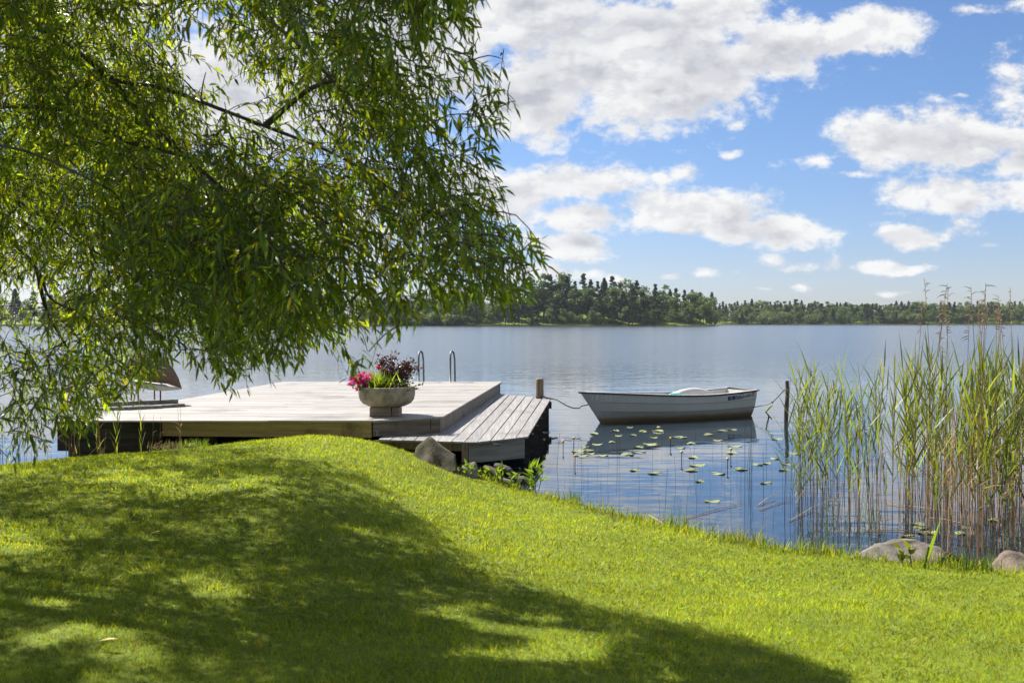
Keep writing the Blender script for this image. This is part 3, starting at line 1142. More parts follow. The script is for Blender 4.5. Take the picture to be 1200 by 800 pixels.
# ------------------------------------------------------------------ planter with its plants
pc = on_z(453, 486.5, ZD)
pcx, pcy = pc[0], pc[1] + .05
pb = on_z(451, 486, ZD)
blk = MB()
blk.box((pcx - .27, pcy - .24, ZD + .003), (pcx + .10, pcy + .2, ZD + .155))
blk.box((pcx + .11, pcy - .20, ZD + .003), (pcx + .24, pcy + .22, ZD + .15))
bo = obj('support_block', blk, M['block_timber'], None, (pcx, pcy, ZD), bevel=.008)
tag(bo, 'brown block under the round stone planter', 'block')
bowl = MB()
prof = [(0.0, 0.0), (0.24, 0.0), (0.33, 0.012), (0.42, 0.055), (0.472, 0.12), (0.492, 0.20), (0.495, 0.29), (0.497, 0.335), (0.488, 0.345), (0.455, 0.345), (0.448, 0.33), (0.445, 0.27), (0.0, 0.27)]
bowl.lathe(prof, (pcx, pcy, ZD + .157), 48)
bw = obj('stone_planter', bowl, M['concrete'], None, (pcx, pcy, ZD + .157), smooth=True)
tag(bw, 'wide round weathered concrete planter bowl of flowers at the deck edge', 'planter')
so = MB()
so.lathe([(0, .30), (0.2, .305), (0.35, .295), (0.443, .285), (0.443, .272), (0, .272)], (pcx, pcy, ZD + .157), 32)
obj('soil', so, M['soil'], bw, smooth=True)
ZS = ZD + .157 + .29


def rdir(tilt):
    a = random.uniform(0, 2 * math.pi)
    return np.array([math.cos(a) * math.sin(tilt), math.sin(a) * math.sin(tilt), math.cos(tilt)])


def side_of(d):
    s = np.cross(d, np.array([random.uniform(-1, 1), random.uniform(-1, 1), 0.2]))
    return s / (np.linalg.norm(s) + 1e-9)


def blossom(mb, c, r, n=14, tint=(1, 1, 1)):
    for i in range(n):
        d = rdir(random.uniform(0, 1.9))
        t = random.uniform(.75, 1.2)
        mb.blade(np.array(c) + d * r * .25, d, side_of(d), r * random.uniform(.7, 1.1), r * .75, .2, 2, (tint[0] * t, tint[1] * t, tint[2] * t))


# pink flowers at the left rim
root = thing('pink_flowers', (pcx - .33, pcy - .1, ZS), 'bright pink flower clusters spilling over the left of the planter', 'flowers')
m_, lv = MB(), MB()
for i in range(34):
    c = (pcx - .40 + random.gauss(0, .09), pcy - .14 + random.gauss(0, .12), ZS + .13 + random.gauss(0, .055))
    lv.tube([(pcx - .3, pcy - .1, ZS), c], [.004, .003], 4, (.6, .8, .5))
    blossom(m_, c, random.uniform(.06, .085), 18, random.choice([(1, 1, 1), (1.1, .8, 1.1), (.9, 1.6, 1.2)]))
for i in range(60):
    d = rdir(random.uniform(.4, 1.7))
    lv.blade((pcx - .32 + random.gauss(0, .08), pcy - .1 + random.gauss(0, .1), ZS + random.uniform(0, .12)), d, side_of(d), random.uniform(.06, .11), .05, .3, 3, (.5, .8, .5))
obj('blossoms', m_, M['petal'], root)
obj('leaves', lv, M['plant_leaf'], root)
# the single red bloom
root = thing('red_flower', (pcx - .12, pcy, ZS), 'single red bloom standing above the yellow green leaves in the planter', 'flower')
m_, lv = MB(), MB()
tip = (pcx - .13, pcy - .05, ZS + .38)
lv.tube([(pcx - .1, pcy, ZS), (pcx - .12, pcy - .02, ZS + .2), tip], [.005, .004, .003], 5, (.6, .8, .5))
blossom(m_, tip, .055, 26, (1, 1.2, .45))
obj('bloom', m_, M['petal'], root)
obj('stem', lv, M['plant_leaf'], root)
# yellow green strap leaves
lv = MB()
for i in range(240):
    b_ = np.array([pcx - .08 + random.gauss(0, .12), pcy - .08 + random.gauss(0, .10), ZS])
    d = rdir(abs(random.gauss(0, .5)))
    t = random.uniform(.7, 1.5)
    lv.blade(b_, d, side_of(d), random.uniform(.22, .42), .030, random.uniform(.1, .6), 4, (1.7 * t, 1.5 * t, .7 * t))
o = obj('strap_leaf_plant', lv, M['plant_leaf'], None, (pcx - .08, pcy, ZS))
tag(o, 'yellow green plant of narrow leaves in the middle of the planter', 'plant')
# low dark green filler
lv = MB()
for i in range(260):
    b_ = np.array([pcx + .17 + random.gauss(0, .15), pcy + random.gauss(0, .15), ZS + random.uniform(0, .14)])
    d = rdir(random.uniform(.2, 1.6))
    t = random.uniform(.35, .75)
    lv.blade(b_, d, side_of(d), random.uniform(.05, .10), .04, .3, 3, (t, t, t))
o = obj('low_leafy_plant', lv, M['plant_leaf'], None, (pcx + .17, pcy, ZS))
tag(o, 'low dark green leafy plant filling the right half of the planter', 'plant')
# red leaved shrub with white and pink flecks
root = thing('red_leaved_shrub', (pcx + .2, pcy, ZS), 'tall thin shrub with small reddish brown leaves at the back right of the planter', 'shrub')
sm, lf, fl_ = MB(), MB(), MB()
for i in range(26):
    b_ = np.array([pcx + .12 + random.gauss(0, .07), pcy + .05 + random.gauss(0, .06), ZS])
    tp = b_ + np.array([random.uniform(-.26, .42), random.uniform(-.15, .15), random.uniform(.22, .54)])
    if i == 0:
        tp = b_ + np.array([-.04, 0, .60])
    mid_ = (b_ + tp) / 2 + np.array([0, 0, .05])
    sm.tube([b_, mid_, tp], [.005, .004, .002], 4, (.6, .6, .6))
    for j in range(38):
        t = random.uniform(.35, 1.03)
        q = (b_ * (1 - t) ** 2 + 2 * mid_ * t * (1 - t) + tp * t * t) + np.array([random.gauss(0, .035), random.gauss(0, .035), random.gauss(0, .03)])
        d = rdir(random.uniform(.3, 1.7))
        k = random.uniform(.6, 1.7)
        lf.blade(q, d, side_of(d), random.uniform(.045, .075), .042, .3, 2, (k, k * random.uniform(.7, 1.3), k))
for i in range(16):
    c = (pcx + .24 + random.gauss(0, .09), pcy - .2 + random.gauss(0, .08), ZS + .1 + random.gauss(0, .06))
    blossom(fl_, c, .02, 7, random.choice([(1.2, 9, 3.2), (1, 4, 2), (1.2, 14, 4)]))
obj('stem', sm, M['trunk_bark'], root)
obj('leaves', lf, M['dark_leaf'], root)
obj('blossoms', fl_, M['petal'], root)

# ------------------------------------------------------------------ chair and loose boards at the left of the deck
cy_ = on_z(188, 473.5, ZD)[1]
root = thing('garden_chair', on_z(172, 473.5, ZD), 'brown shell garden chair with thin legs at the far left of the deck', 'chair')


def shell(outline, cen, depth, y, mat, name, thick=.02):
    """rounded shell over an outline, bulging towards the viewer's side"""
    m_ = MB()
    n = len(outline)
    rings = 5
    for off, flip in ((0, False), (thick, True)):
        V = []
        for r_ in range(rings + 1):
            t = r_ / rings
            for (px, py) in outline:
                q = at(cen[0] + (px - cen[0]) * t, cen[1] + (py - cen[1]) * t, y)
                V.append(q + np.array([0, -depth * (1 - t ** 2) + off, 0]))
        F = []
        for r_ in range(rings):
            for i in range(n):
                k = (i + 1) % n
                F.append([r_ * n + i, r_ * n + k, (r_ + 1) * n + k, (r_ + 1) * n + i])
        m_.add(V, [f[::-1] for f in F] if flip else F)
    return obj(name, m_, mat, root, smooth=True)


shell([(172, 413), (184, 417), (195, 423), (203, 432), (209, 443), (213, 455.5), (205, 452.5), (196, 449.5), (186, 448.5), (170, 447), (157, 444), (147, 444), (146, 430), (152, 419), (162, 413)],
      (180, 434), .22, cy_ - .05, M['chair_weave'], 'backrest')
shell([(213, 456), (205, 453), (196, 450), (186, 449), (170, 447), (157, 445), (148, 447), (158, 452), (172, 456), (186, 458), (200, 457.5)],
      (182, 452), .10, cy_ - .02, M['chair_shell'], 'seat')
for px in (154, 188, 162, 181):
    m_ = MB()
    yy = cy_ + (0.0 if px in (154, 188) else .45)
    a = at(px, 473, yy); a[2] = ZD
    b = at(px, 446, yy)
    m_.tube([a, b], .016, 8)
    obj('leg', m_, M['chair_steel'], root, smooth=True)
lab = ['long weathered loose board lying on the deck in front of the brown chair', 'shorter dark loose board with its end sticking out on the deck', 'thin loose board lying nearest the deck edge under the willow']
for i, (x0, y0, x1, y1, w) in enumerate([(118, 477, 209, 472.5, .13), (150, 480.5, 217, 476.5, .09), (112, 482, 190, 478.5, .05)]):
    a, b = on_z(x0, y0, ZD), on_z(x1, y1, ZD)
    m_ = MB()
    d = (b - a)[:2] / np.linalg.norm((b - a)[:2])
    nn = np.array([-d[1], d[0]]) * w
    z0 = ZD + .004
    m_.prism([a[:2], b[:2], b[:2] + nn, a[:2] + nn], z0, z0 + (.08 if i == 0 else .055))
    o = obj('loose_board', m_, M['loose_timber'], None, (a[0], a[1], z0), bevel=.004)
    tag(o, lab[i], 'board')

# ------------------------------------------------------------------ rowing boat
Pb = on_z(703, 495, 0)
Ps = on_z(880, 487, 0)
dirn = (Ps - Pb)[:2] / np.linalg.norm((Ps - Pb)[:2])
nf = np.array([-dirn[1], dirn[0]])
Pc = Ps[:2] + nf * 0.45
u = (Pc - Pb[:2])
BL = float(np.linalg.norm(u))
u = u / BL
nv = np.array([u[1], -u[0]])  # towards the viewer
boat = thing('rowing_boat', (float(Pb[0] + u[0] * BL / 2), float(Pb[1] + u[1] * BL / 2), 0.0), 'old grey white rowing boat moored off the end of the jetty', 'boat')


def zg(t):
    return 0.745 - 0.16 * math.sin(min(t / .75, 1) * math.pi / 2) + 0.075 * max(0, (t - .5) / .5) ** 2


def bg(t):
    return 0.68 * math.sin(min(t / .60, 1) * math.pi / 2) ** 0.8 * (1 - .17 * max(0, (t - .5) / .5) ** 2)


def section(t):
    g, b = zg(t), bg(t)
    f = min(1.0, t / .45)
    w1, w2, w3, w4 = .97 - .05 * (1 - f), .91 - .15 * (1 - f), .80 - .33 * (1 - f), .62 - .42 * (1 - f)
    e = .013 * min(1, t / .06)
    return [(b, g), (b * w1 + e, g * .70), (b * w1, g * .70 - .012), (b * w2 + e, g * .38), (b * w2, g * .38 - .012), (b * w3, .06), (b * w4, -.10), (b * .04, -.19)]


def hull_pt(t, lat, z, side):
    g = zg(t)
    rake = -.56 * max(z, -.1) / .745 * (1 - t) ** 5 + .05 * (z / .6) * t ** 6
    xy = Pb[:2] + u * (BL * t + rake) + nv * side * lat
    return np.array([xy[0], xy[1], z])


TS = [0, .02, .05, .09, .14, .2, .27, .35, .43, .52, .61, .7, .79, .87, .94, 1.0]
hull = MB()
for side in (1, -1):
    G = []
    for t in TS:
        G.append([hull_pt(t, l, z, side) for l, z in section(t)])
    hull.grid(G if side == 1 else G[::-1])
# transom
S = section(1.0)
V = [hull_pt(1, l, z, 1) for l, z in S] + [hull_pt(1, l, z, -1) for l, z in S[::-1]]
hull.add(V, [list(range(len(V)))])
pmh = M['boat_paint']
ho = obj('hull', hull, pmh, boat)
# dirt line at the waterline as a stain in the paint
nt = NT(pmh.node_tree)
pr = [n_ for n_ in nt.n if n_.type == 'BSDF_PRINCIPLED'][0]
src = pr.inputs['Base Color'].links[0].from_socket
geo = nt.node('ShaderNodeNewGeometry')
nz = nt.noise(geo.outputs['Position'], 1.1, 4, .6)
zz = nt.math('ADD', nt.sep(geo.outputs['Position'])[2], nt.math('MULTIPLY', nt.math('SUBTRACT', nz, .5), .12))
c_ = nt.mix(nt.smooth(zz, .16, .055), src, rgb(0.20, 0.105, 0.035))
c_ = nt.mix(nt.smooth(zz, .30, .10), c_, nt.mix(.5, c_, rgb(0.24, 0.20, 0.11)))
nt.l.new(c_, pr.inputs['Base Color'])
lin = MB()
for side in (1, -1):
    G = []
    for t in TS[2:-1] + [.985]:
        s_ = section(t)
        G.append([hull_pt(t, max(.0, s_[0][0] - .03), s_[0][1] - .004, side), hull_pt(t, max(0, s_[1][0] - .045), s_[1][1], side), hull_pt(t, max(0, s_[3][0] - .05), s_[3][1], side),
                  hull_pt(t, max(0, s_[5][0] - .05), .09, side), hull_pt(t, 0, .085, side)])
    lin.grid(G if side == -1 else G[::-1])
lin.add([hull_pt(.984, section(.984)[0][0] - .03, section(1)[0][1] - .01, 1), hull_pt(.984, section(.984)[5][0] - .05, .09, 1), hull_pt(.984, section(.984)[5][0] - .05, .09, -1), hull_pt(.984, section(.984)[0][0] - .03, section(1)[0][1] - .01, -1)], [[0, 1, 2, 3]])
obj('inner_lining', lin, M['boat_inside'], boat, smooth=True)
gw = MB()
for side in (1, -1):
    pts = [hull_pt(t, bg(t) + .010, zg(t) + (.004 if side == 1 else -.012), side) for t in TS]
    pts[0] = hull_pt(0, 0.0, zg(0) + .006, side) - np.array([u[0], u[1], 0]) * .05
    gw.tube(pts, .020, 6)
    cap = MB()
    cap.grid([[hull_pt(t, max(0, bg(t) + .012), zg(t) + .028, side), hull_pt(t, max(0, bg(t) - .05), zg(t) + .030, side)] for t in TS[1:]])
    obj('gunwale_cap', cap, M['boat_inside'], boat)
gw.tube([hull_pt(1, bg(1) + .01, zg(1) + .006, 1) + np.array([u[0], u[1], 0]) * .06, hull_pt(1, 0, zg(1) + .004, 1), hull_pt(1, bg(1) + .01, zg(1) + .006, -1)], .022, 6)
obj('gunwale', gw, M['gunwale_rubber'], boat, smooth=True)
for t0, t1, h in ((.24, .31, .40), (.52, .58, .38), (.84, .99, .40)):
    m_ = MB()
    b0, b1 = bg(t0) * .90 - .05, bg(t1) * .90 - .05
    lo = [hull_pt(t0, b0, h, 1), hull_pt(t1, b1, h, 1), hull_pt(t1, b1, h, -1), hull_pt(t0, b0, h, -1)]
    V = [q - np.array([0, 0, .035]) for q in lo] + lo
    m_.add(V, BOXF)
    obj('bench', m_, M['boat_inside'], boat)
# moulded white hump on the far quarter, with a teal bundle before it
m_ = MB()
G = []
for i in range(13):
    t = .56 + .30 * i / 12
    a = math.sin(math.pi * min(1, (i / 12) ** 1.15)) ** .7
    row = []
    for j in range(9):
        w = math.pi * j / 8
        row.append(hull_pt(t, bg(t) * .80 + .13 * math.cos(w), zg(t) - .06 + (.17 * a) * math.sin(w) ** .7, -1))
    G.append(row)
m_.grid(G)
obj('side_moulding', m_, M['boat_inside'], boat, smooth=True)
m_ = MB()
G = []
for i in range(9):
    t = .53 + .10 * i / 8
    a = math.sin(math.pi * i / 8) ** .6
    G.append([hull_pt(t, bg(t) * .55 + .10 * math.cos(2 * math.pi * j / 10) * a, zg(t) - .03 + .05 * math.sin(2 * math.pi * j / 10) * a, -1) for j in range(11)])
m_.grid(G)
tb = obj('rolled_cover', m_, M['teal_fabric'], None, (float(G[4][0][0]), float(G[4][0][1]), float(G[4][0][2])), smooth=True)
tag(tb, 'small teal bundle lying inside the rowing boat', 'bundle')


def on_hull(t, s):
    """point on the near side of the hull between gunwale (s=0) and first strake (s=1), a few mm proud"""
    a, b = section(t)[0], section(t)[1]
    l, z = a[0] + (b[0] - a[0]) * s, a[1] + (b[1] - a[1]) * s
    return hull_pt(t, l + .006, z, 1)


def mark(mb, t0, t1, s0, s1, slant=0.0):
    V = []
    for s in (s0, s1):
        for t in (t0, t1):
            V.append(on_hull(t - slant * (s - s0), s))
    mb.add(V, [[0, 2, 3, 1]])


# registration lettering near the stern: worn, no letter can be read
mk1, mk2, mk3, mk4 = MB(), MB(), MB(), MB()
mark(mk1, .775, .790, .33, .86)
mark(mk1, .792, .808, .34, .45); mark(mk1, .792, .796, .45, .86); mark(mk1, .804, .808, .45, .86); mark(mk1, .796, .804, .74, .86)
mark(mk1, .811, .829, .32, .84)
x = .833
for i, w in enumerate((.010, .008, .011, .009)):
    mark(mk1, x, x + w * .4, .36, .84)
    mark(mk1, x + w * .4, x + w, .36 + .15 * (i % 2), .52 + .14 * (i % 2))
    mark(mk1, x + w * .5, x + w, .68, .82)
    x += w + .003
for i in range(9):
    w = random.uniform(.006, .009)
    s0 = .42 - .018 * i
    mark(mk2, x, x + w * .35, s0, s0 + .36)
    mark(mk2, x + w * .35, x + w, s0 + random.choice([0, .12, .24]), s0 + random.choice([.26, .34]))
    x += w + .0035
mark(mk3, .868, .896, .12, .27)
mark(mk4, .962, .972, .12, .34)
mark(mk4, .974, .981, .10, .24)
obj('decal', mk1, M['decal_blue'], boat)
obj('decal', mk2, M['decal_grey'], boat)
obj('decal', mk3, M['decal_orange'], boat)
obj('decal', mk4, M['decal_red'], boat)
mk = MB()
for i in range(6):
    t = .035 + .017 * i
    mark(mk, t, t + .0045, .10, .85 - .05 * (i % 2), slant=.022)
obj('bow_stripes', mk, M['decal_pale'], boat)

# mooring line from the jetty post to the bow
a = on_z(637, 465.5, ZJ + .03)
bowp = hull_pt(.012, 0, .46, 1)


def sag(a, b, s, n=14):
    a, b = np.asarray(a, float), np.asarray(b, float)
    return [a + (b - a) * i / n + np.array([0, 0, -s * 4 * (i / n) * (1 - i / n)]) for i in range(n + 1)]


m_ = MB()
pp_ = on_z(632.5, 466.5, ZJ)
loop = [(pp_[0] + .108 * math.cos(w), pp_[1] + .108 * math.sin(w), ZJ + .05) for w in np.linspace(.2, 2 * math.pi - .2, 14)]
m_.tube(loop, .014, 6)
m_.tube([loop[0], on_z(640, 466, ZJ + .02), on_z(646.5, 467, ZJ + .015)] + [at(652, 468, 24.3), at(658, 471.5, 24.2), at(665, 475.5, 24.1), at(672, 478, 24.0), at(679, 478, 24.0), at(681, 475.5, 24.0), bowp], .016, 6)
rp = obj('mooring_rope', m_, M['rope_fibre'], None, tuple(loop[0]), smooth=True)
tag(rp, 'slack mooring rope from the jetty post to the bow of the boat', 'rope')

# mooring pole in the water with its line
p = on_z(921, 493, 0)
m_ = MB()
m_.tube([(p[0] + .015, p[1], -1.6), (p[0], p[1], .2), (p[0] + .035, p[1], .7), (p[0] + .02, p[1], at(922, 446, p[1])[2])], [.05, .05, .046, .044], 10)
pole = obj('mooring_pole', m_, M['pole_timber'], None, (p[0], p[1], 0))
tag(pole, 'thin dark wooden pole standing in the water behind the boat', 'pole')
m_ = MB()
y_ = p[1]
k1 = at(919, 457, y_ - .03); k2 = at(905, 471.5, y_ + .3)
stern = hull_pt(1.0, .3, .18, 1)
m_.tube([(p[0] + .06 * math.cos(w), p[1] + .06 * math.sin(w), k1[2]) for w in np.linspace(0, 6.28, 10)], .016, 6)
m_.tube([k1, at(912, 464.5, y_ + .1), k2], .012, 6)
m_.tube([k2 + np.array([0, 0, .02]), k2 - np.array([0, 0, .02])], .03, 8)
m_.tube([k2, at(899, 474, y_ + .6), at(892, 475.2, y_ + 1.0), stern], .010, 6)
rp = obj('stern_rope', m_, M['rope_fibre'], None, tuple(k1), smooth=True)
tag(rp, 'thin dark line from the pole in the water to the stern of the boat', 'rope')
m_ = MB()
q0, q1 = at(905.5, 474.5, y_), at(897.5, 482.5, y_)
m_.tube([q0, (q0 + q1) / 2 + np.array([0, 0, .02]), q1], [.012, .028, .02], 5, (1.7, 1.6, .6))
m_.tube([q1, on_z(901, 487, 0.01), on_z(905, 491, 0.005)], [.02, .02, .006], 5, (1.2, 1.3, .5))
o = obj('hanging_leaf', m_, M['reed_leaf'], None, tuple(q0))
tag(o, 'bent yellow green reed leaf hanging on the line by the pole', 'leaf')


# ------------------------------------------------------------------ rocks and log
def rock(name, pts, mat, label, seed, amp=.07, sub_=3, base=None):
    pts = np.asarray(pts, float)
    bm = bmesh.new()
    for q in pts:
        bm.verts.new(q)
    bmesh.ops.convex_hull(bm, input=bm.verts[:])
    bmesh.ops.triangulate(bm, faces=bm.faces[:])
    for i in range(sub_):
        bmesh.ops.subdivide_edges(bm, edges=bm.edges[:], cuts=1, use_grid_fill=True)
        if i < 2:
            bmesh.ops.smooth_vert(bm, verts=bm.verts[:], factor=.14, use_axis_x=True, use_axis_y=True, use_axis_z=True)
    bm.normal_update()
    co = np.array([v.co[:] for v in bm.verts])
    no = np.array([v.normal[:] for v in bm.verts])
    size = np.linalg.norm(pts.max(0) - pts.min(0))
    d = (fbm(co, 5.0 / size, seed, 5) - .5) * 2.0 * amp * size
    co = co + no * d[:, None]
    cen = pts.mean(0)
    cen[2] = pts[:, 2].min()
    me = bpy.data.meshes.new(name)
    for v, c in zip(bm.verts, co):
        v.co = c - cen
    bm.to_mesh(me)
    bm.free()
    me.polygons.foreach_set('use_smooth', np.ones(len(me.polygons), bool))
    o = link(name, me, mat, None, tuple(cen))
    tag(o, label, 'rock')
    return o


def P3(*q):
    return [at(a, b, c) for a, b, c in q]


rock('boulder', P3((474, 541, 15.1), (502, 509, 15.15), (506, 512, 15.4), (520, 525, 15.2), (536, 531, 15.0), (539, 558, 14.6), (505, 550, 14.7), (486, 530, 15.7), (530, 540, 15.6), (500, 560, 14.9), (530, 566, 15)),
     M['rock_moss'], 'dark mossy pointed boulder between the lawn and the lower jetty', 4, .06)
rock('rock', P3((536, 556, 14.9), (546, 541, 15.0), (556, 540, 15.1), (562, 550, 15.0), (560, 562, 14.8), (540, 566, 14.7), (553, 550, 15.5)), M['rock_grey'], 'small pale rock beside the pointed boulder under the jetty', 9, .07)
rock('flat_rock', P3((178, 536, 14.7), (190, 528, 14.8), (205, 523, 14.9), (226, 519, 15.0), (240, 523, 14.8), (238, 533, 14.5), (205, 537, 14.4), (213, 527, 15.4), (180, 545, 15), (240, 545, 15)), M['rock_grey'], 'low light grey rock under the front edge of the deck', 13, .05)
rock('flat_rock', P3((994, 654, 10.2), (1022, 635, 10.35), (1046, 629, 10.45), (1074, 631, 10.45), (1102, 642, 10.35), (1118, 657, 10.2), (1100, 676, 10.0), (1010, 672, 10.0), (1050, 676, 9.95), (1060, 645, 11.1), (1020, 650, 11.0)),
     M['rock_grey'], 'broad flat grey rock at the waterline beneath the reeds', 21, .045)
rock('rock', P3((1094, 656, 9.95), (1108, 645, 10.05), (1126, 652, 10.05), (1125, 670, 10.0), (1100, 674, 9.9), (1112, 665, 10.5)), M['rock_moss'], 'small dark rock at the end of the broad flat rock', 25, .07)
rock('rock', P3((1152, 670, 9.65), (1164, 653, 9.8), (1178, 645, 9.85), (1204, 647, 9.85), (1222, 664, 9.8), (1220, 684, 9.5), (1165, 684, 9.5), (1190, 660, 10.4), (1190, 690, 9.5)), M['rock_brown'], 'rounded brown rock at the right end of the shore', 31, .06)
m_ = MB()
a, b = on_z(580, 547, .22), on_z(620, 565, .03)
ts = np.linspace(0, 1, 12)
m_.tube([a + (b - a) * t + np.array([.03 * math.sin(5 * t), 0, .02 * math.sin(7 * t)]) for t in ts], .060 + .010 * np.sin(ts * 9) + .006 * np.sin(ts * 23), 12)
lg = obj('driftwood_log', m_, M['log_bark'], None, tuple(b))
tag(lg, 'grey log lying at the waterline beneath the end of the jetty', 'log')
m_ = MB()
a, b = on_z(568, 548, .2), on_z(602, 568, .02)
m_.tube([a + (b - a) * t + np.array([.02 * math.sin(6 * t), 0, .015 * math.sin(8 * t)]) for t in ts], .045 + .007 * np.sin(ts * 7), 10)
lg = obj('driftwood_log', m_, M['dark_timber'], None, tuple(b))
tag(lg, 'thinner dark log beside the grey log beneath the jetty', 'log')


def gz(x, y):
    return float(ground_z(np.array([x]), np.array([y]))[0])


def ground_hit(px, py):
    """where the sight line of a photograph point meets the ground or the water"""
    d = ray(px, py)
    t = np.linspace(3, 60, 6000)
    Q = np.array([0, 0, CAM_H]) + t[:, None] * d
    z = np.maximum(ground_z(Q[:, 0], Q[:, 1]), 0.0)
    i = int(np.argmax(Q[:, 2] < z))
    return np.array([Q[i, 0], Q[i, 1], z[i]])


# ------------------------------------------------------------------ shore plants
def leafy_weed(px, py, h, n, label, name='leafy_weed', tint=(1.4, 1.35, .7), wid=.04, y=None):
    p = ground_hit(px, py) if y is None else at(px, py, y)
    lv = MB()
    for s_ in range(max(1, n // 7)):
        b_ = p + np.array([random.gauss(0, .05), random.gauss(0, .05), -.02])
        tp = b_ + np.array([random.gauss(0, .05), random.gauss(0, .05), h * random.uniform(.7, 1.0)])
        lv.tube([b_, tp], [.006, .003], 4, (.7, .8, .5))
        for j in range(7):
            t = random.uniform(.3, 1)
            d = rdir(random.uniform(.4, 1.3))
            k = random.uniform(.7, 1.2)
            lv.blade(b_ + (tp - b_) * t, d, side_of(d), h * random.uniform(.3, .5), wid, .3, 3, (tint[0] * k, tint[1] * k, tint[2] * k))
    o = obj(name, lv, M['plant_leaf'], None, tuple(p))
    tag(o, label, 'plant')
    return o


weeds = [(547, 560, .26, 21, 'bright green weed between the boulder and the small pale rock'), (566, 561, .20, 14, 'low bright weed growing below the jetty fascia by the thin stake'),
         (584, 567, .30, 28, 'biggest yellow green weed on the bank below the jetty'), (602, 573, .28, 21, 'yellow green weed growing before the grey log'),
         (613, 577, .26, 14, 'weed at the foot of the bank beside the tallest shore weed'), (626, 577, .46, 35, 'tallest leafy weed at the water beside the jetty shadow')]
for px, py, h, n, lab in weeds:
    leafy_weed(px, py, h, n, lab)
leafy_weed(1070, 664, .27, 14, 'weed with reddish tips growing on the broad flat rock', tint=(1.5, 1.1, .6), wid=.05)
leafy_weed(1030, 655, .10, 7, 'tiny weed on the lawn at the left end of the broad flat rock', tint=(1.2, 1.1, .6), wid=.03)


def tuft(px, py, h, n, label, mat='plant_leaf', tint=(1, 1, .8), name='grass_tuft', spread=.12, wid=.012, y=None):
    p = ground_hit(px, py) if y is None else at(px, py, y)
    lv = MB()
    for i in range(n):
        b_ = np.array([p[0] + random.gauss(0, spread), p[1] + random.gauss(0, spread * .6), 0])
        b_[2] = (max(gz(b_[0], b_[1]), -.1) if y is None else p[2]) - .02
        d = rdir(abs(random.gauss(0, .35 if y is None else .8)))
        k = random.uniform(.6, 1.3)
        lv.blade(b_, d, side_of(d), h * random.uniform(.5, 1.1), wid, random.uniform(.1, .5), 3, (tint[0] * k, tint[1] * k, tint[2] * k))
    o = obj(name, lv, M[mat], None, tuple(p))
    tag(o, label, 'grass tuft')
    return o


tuft(206, 525, .17, 170, 'pale dry grass growing over the low rock by the deck', mat='dry_grass', tint=(.75, .75, .6), spread=.16, wid=.010, y=14.75)
tuft(226, 523, .16, 150, 'yellow green tuft on the right end of the low rock by the deck', tint=(1.2, 1.15, .6), spread=.13, y=14.8)
tuft(243, 522, .20, 110, 'dark green tuft beside the low rock by the deck', tint=(.6, .7, .5), spread=.2)
tuft(505, 556, .24, 60, 'dry pale grass standing at the foot of the pointed boulder', mat='dry_grass', tint=(.8, .9, .6), spread=.25, wid=.008)
tuft(676, 590, .22, 30, 'short green tuft at the waterline beside the jetty bay', spread=.05)
tuft(742, 608, .18, 40, 'small tuft on the shore edge below the lily pads', spread=.1)
tuft(795, 620, .30, 70, 'largest shoreline grass tuft below the boat', spread=.16)
tuft(850, 634, .18, 40, 'thin low tuft on the shore between boat and reeds', mat='dry_grass', spread=.2)
tuft(905, 646, .16, 40, 'thin tuft on the shore at the left edge of the reeds', spread=.15)
tuft(1000, 652, .16, 60, 'pale tuft on the shore before the left clump of reeds', tint=(1.2, 1.2, .6), spread=.25)
tuft(1140, 668, .25, 70, 'dark tuft between the two shore rocks', tint=(.6, .7, .5), spread=.12)
m_ = MB()
p = ground_hit(1083, 666)
m_.tube([p, at(1088, 640, p[1])], [.012, .008], 5, (1.2, 1.1, .6))
m_.blade(at(1086, 655, p[1]), np.array([.32, 0, .95]), np.array([.9, .3, -.3]), .42, .055, .05, 4, (1.2, 1.3, .7))
o = obj('broad_reed_shoot', m_, M['reed_leaf'], None, tuple(p))
tag(o, 'single broad green reed leaf leaning right beside the flat rock', 'reed')

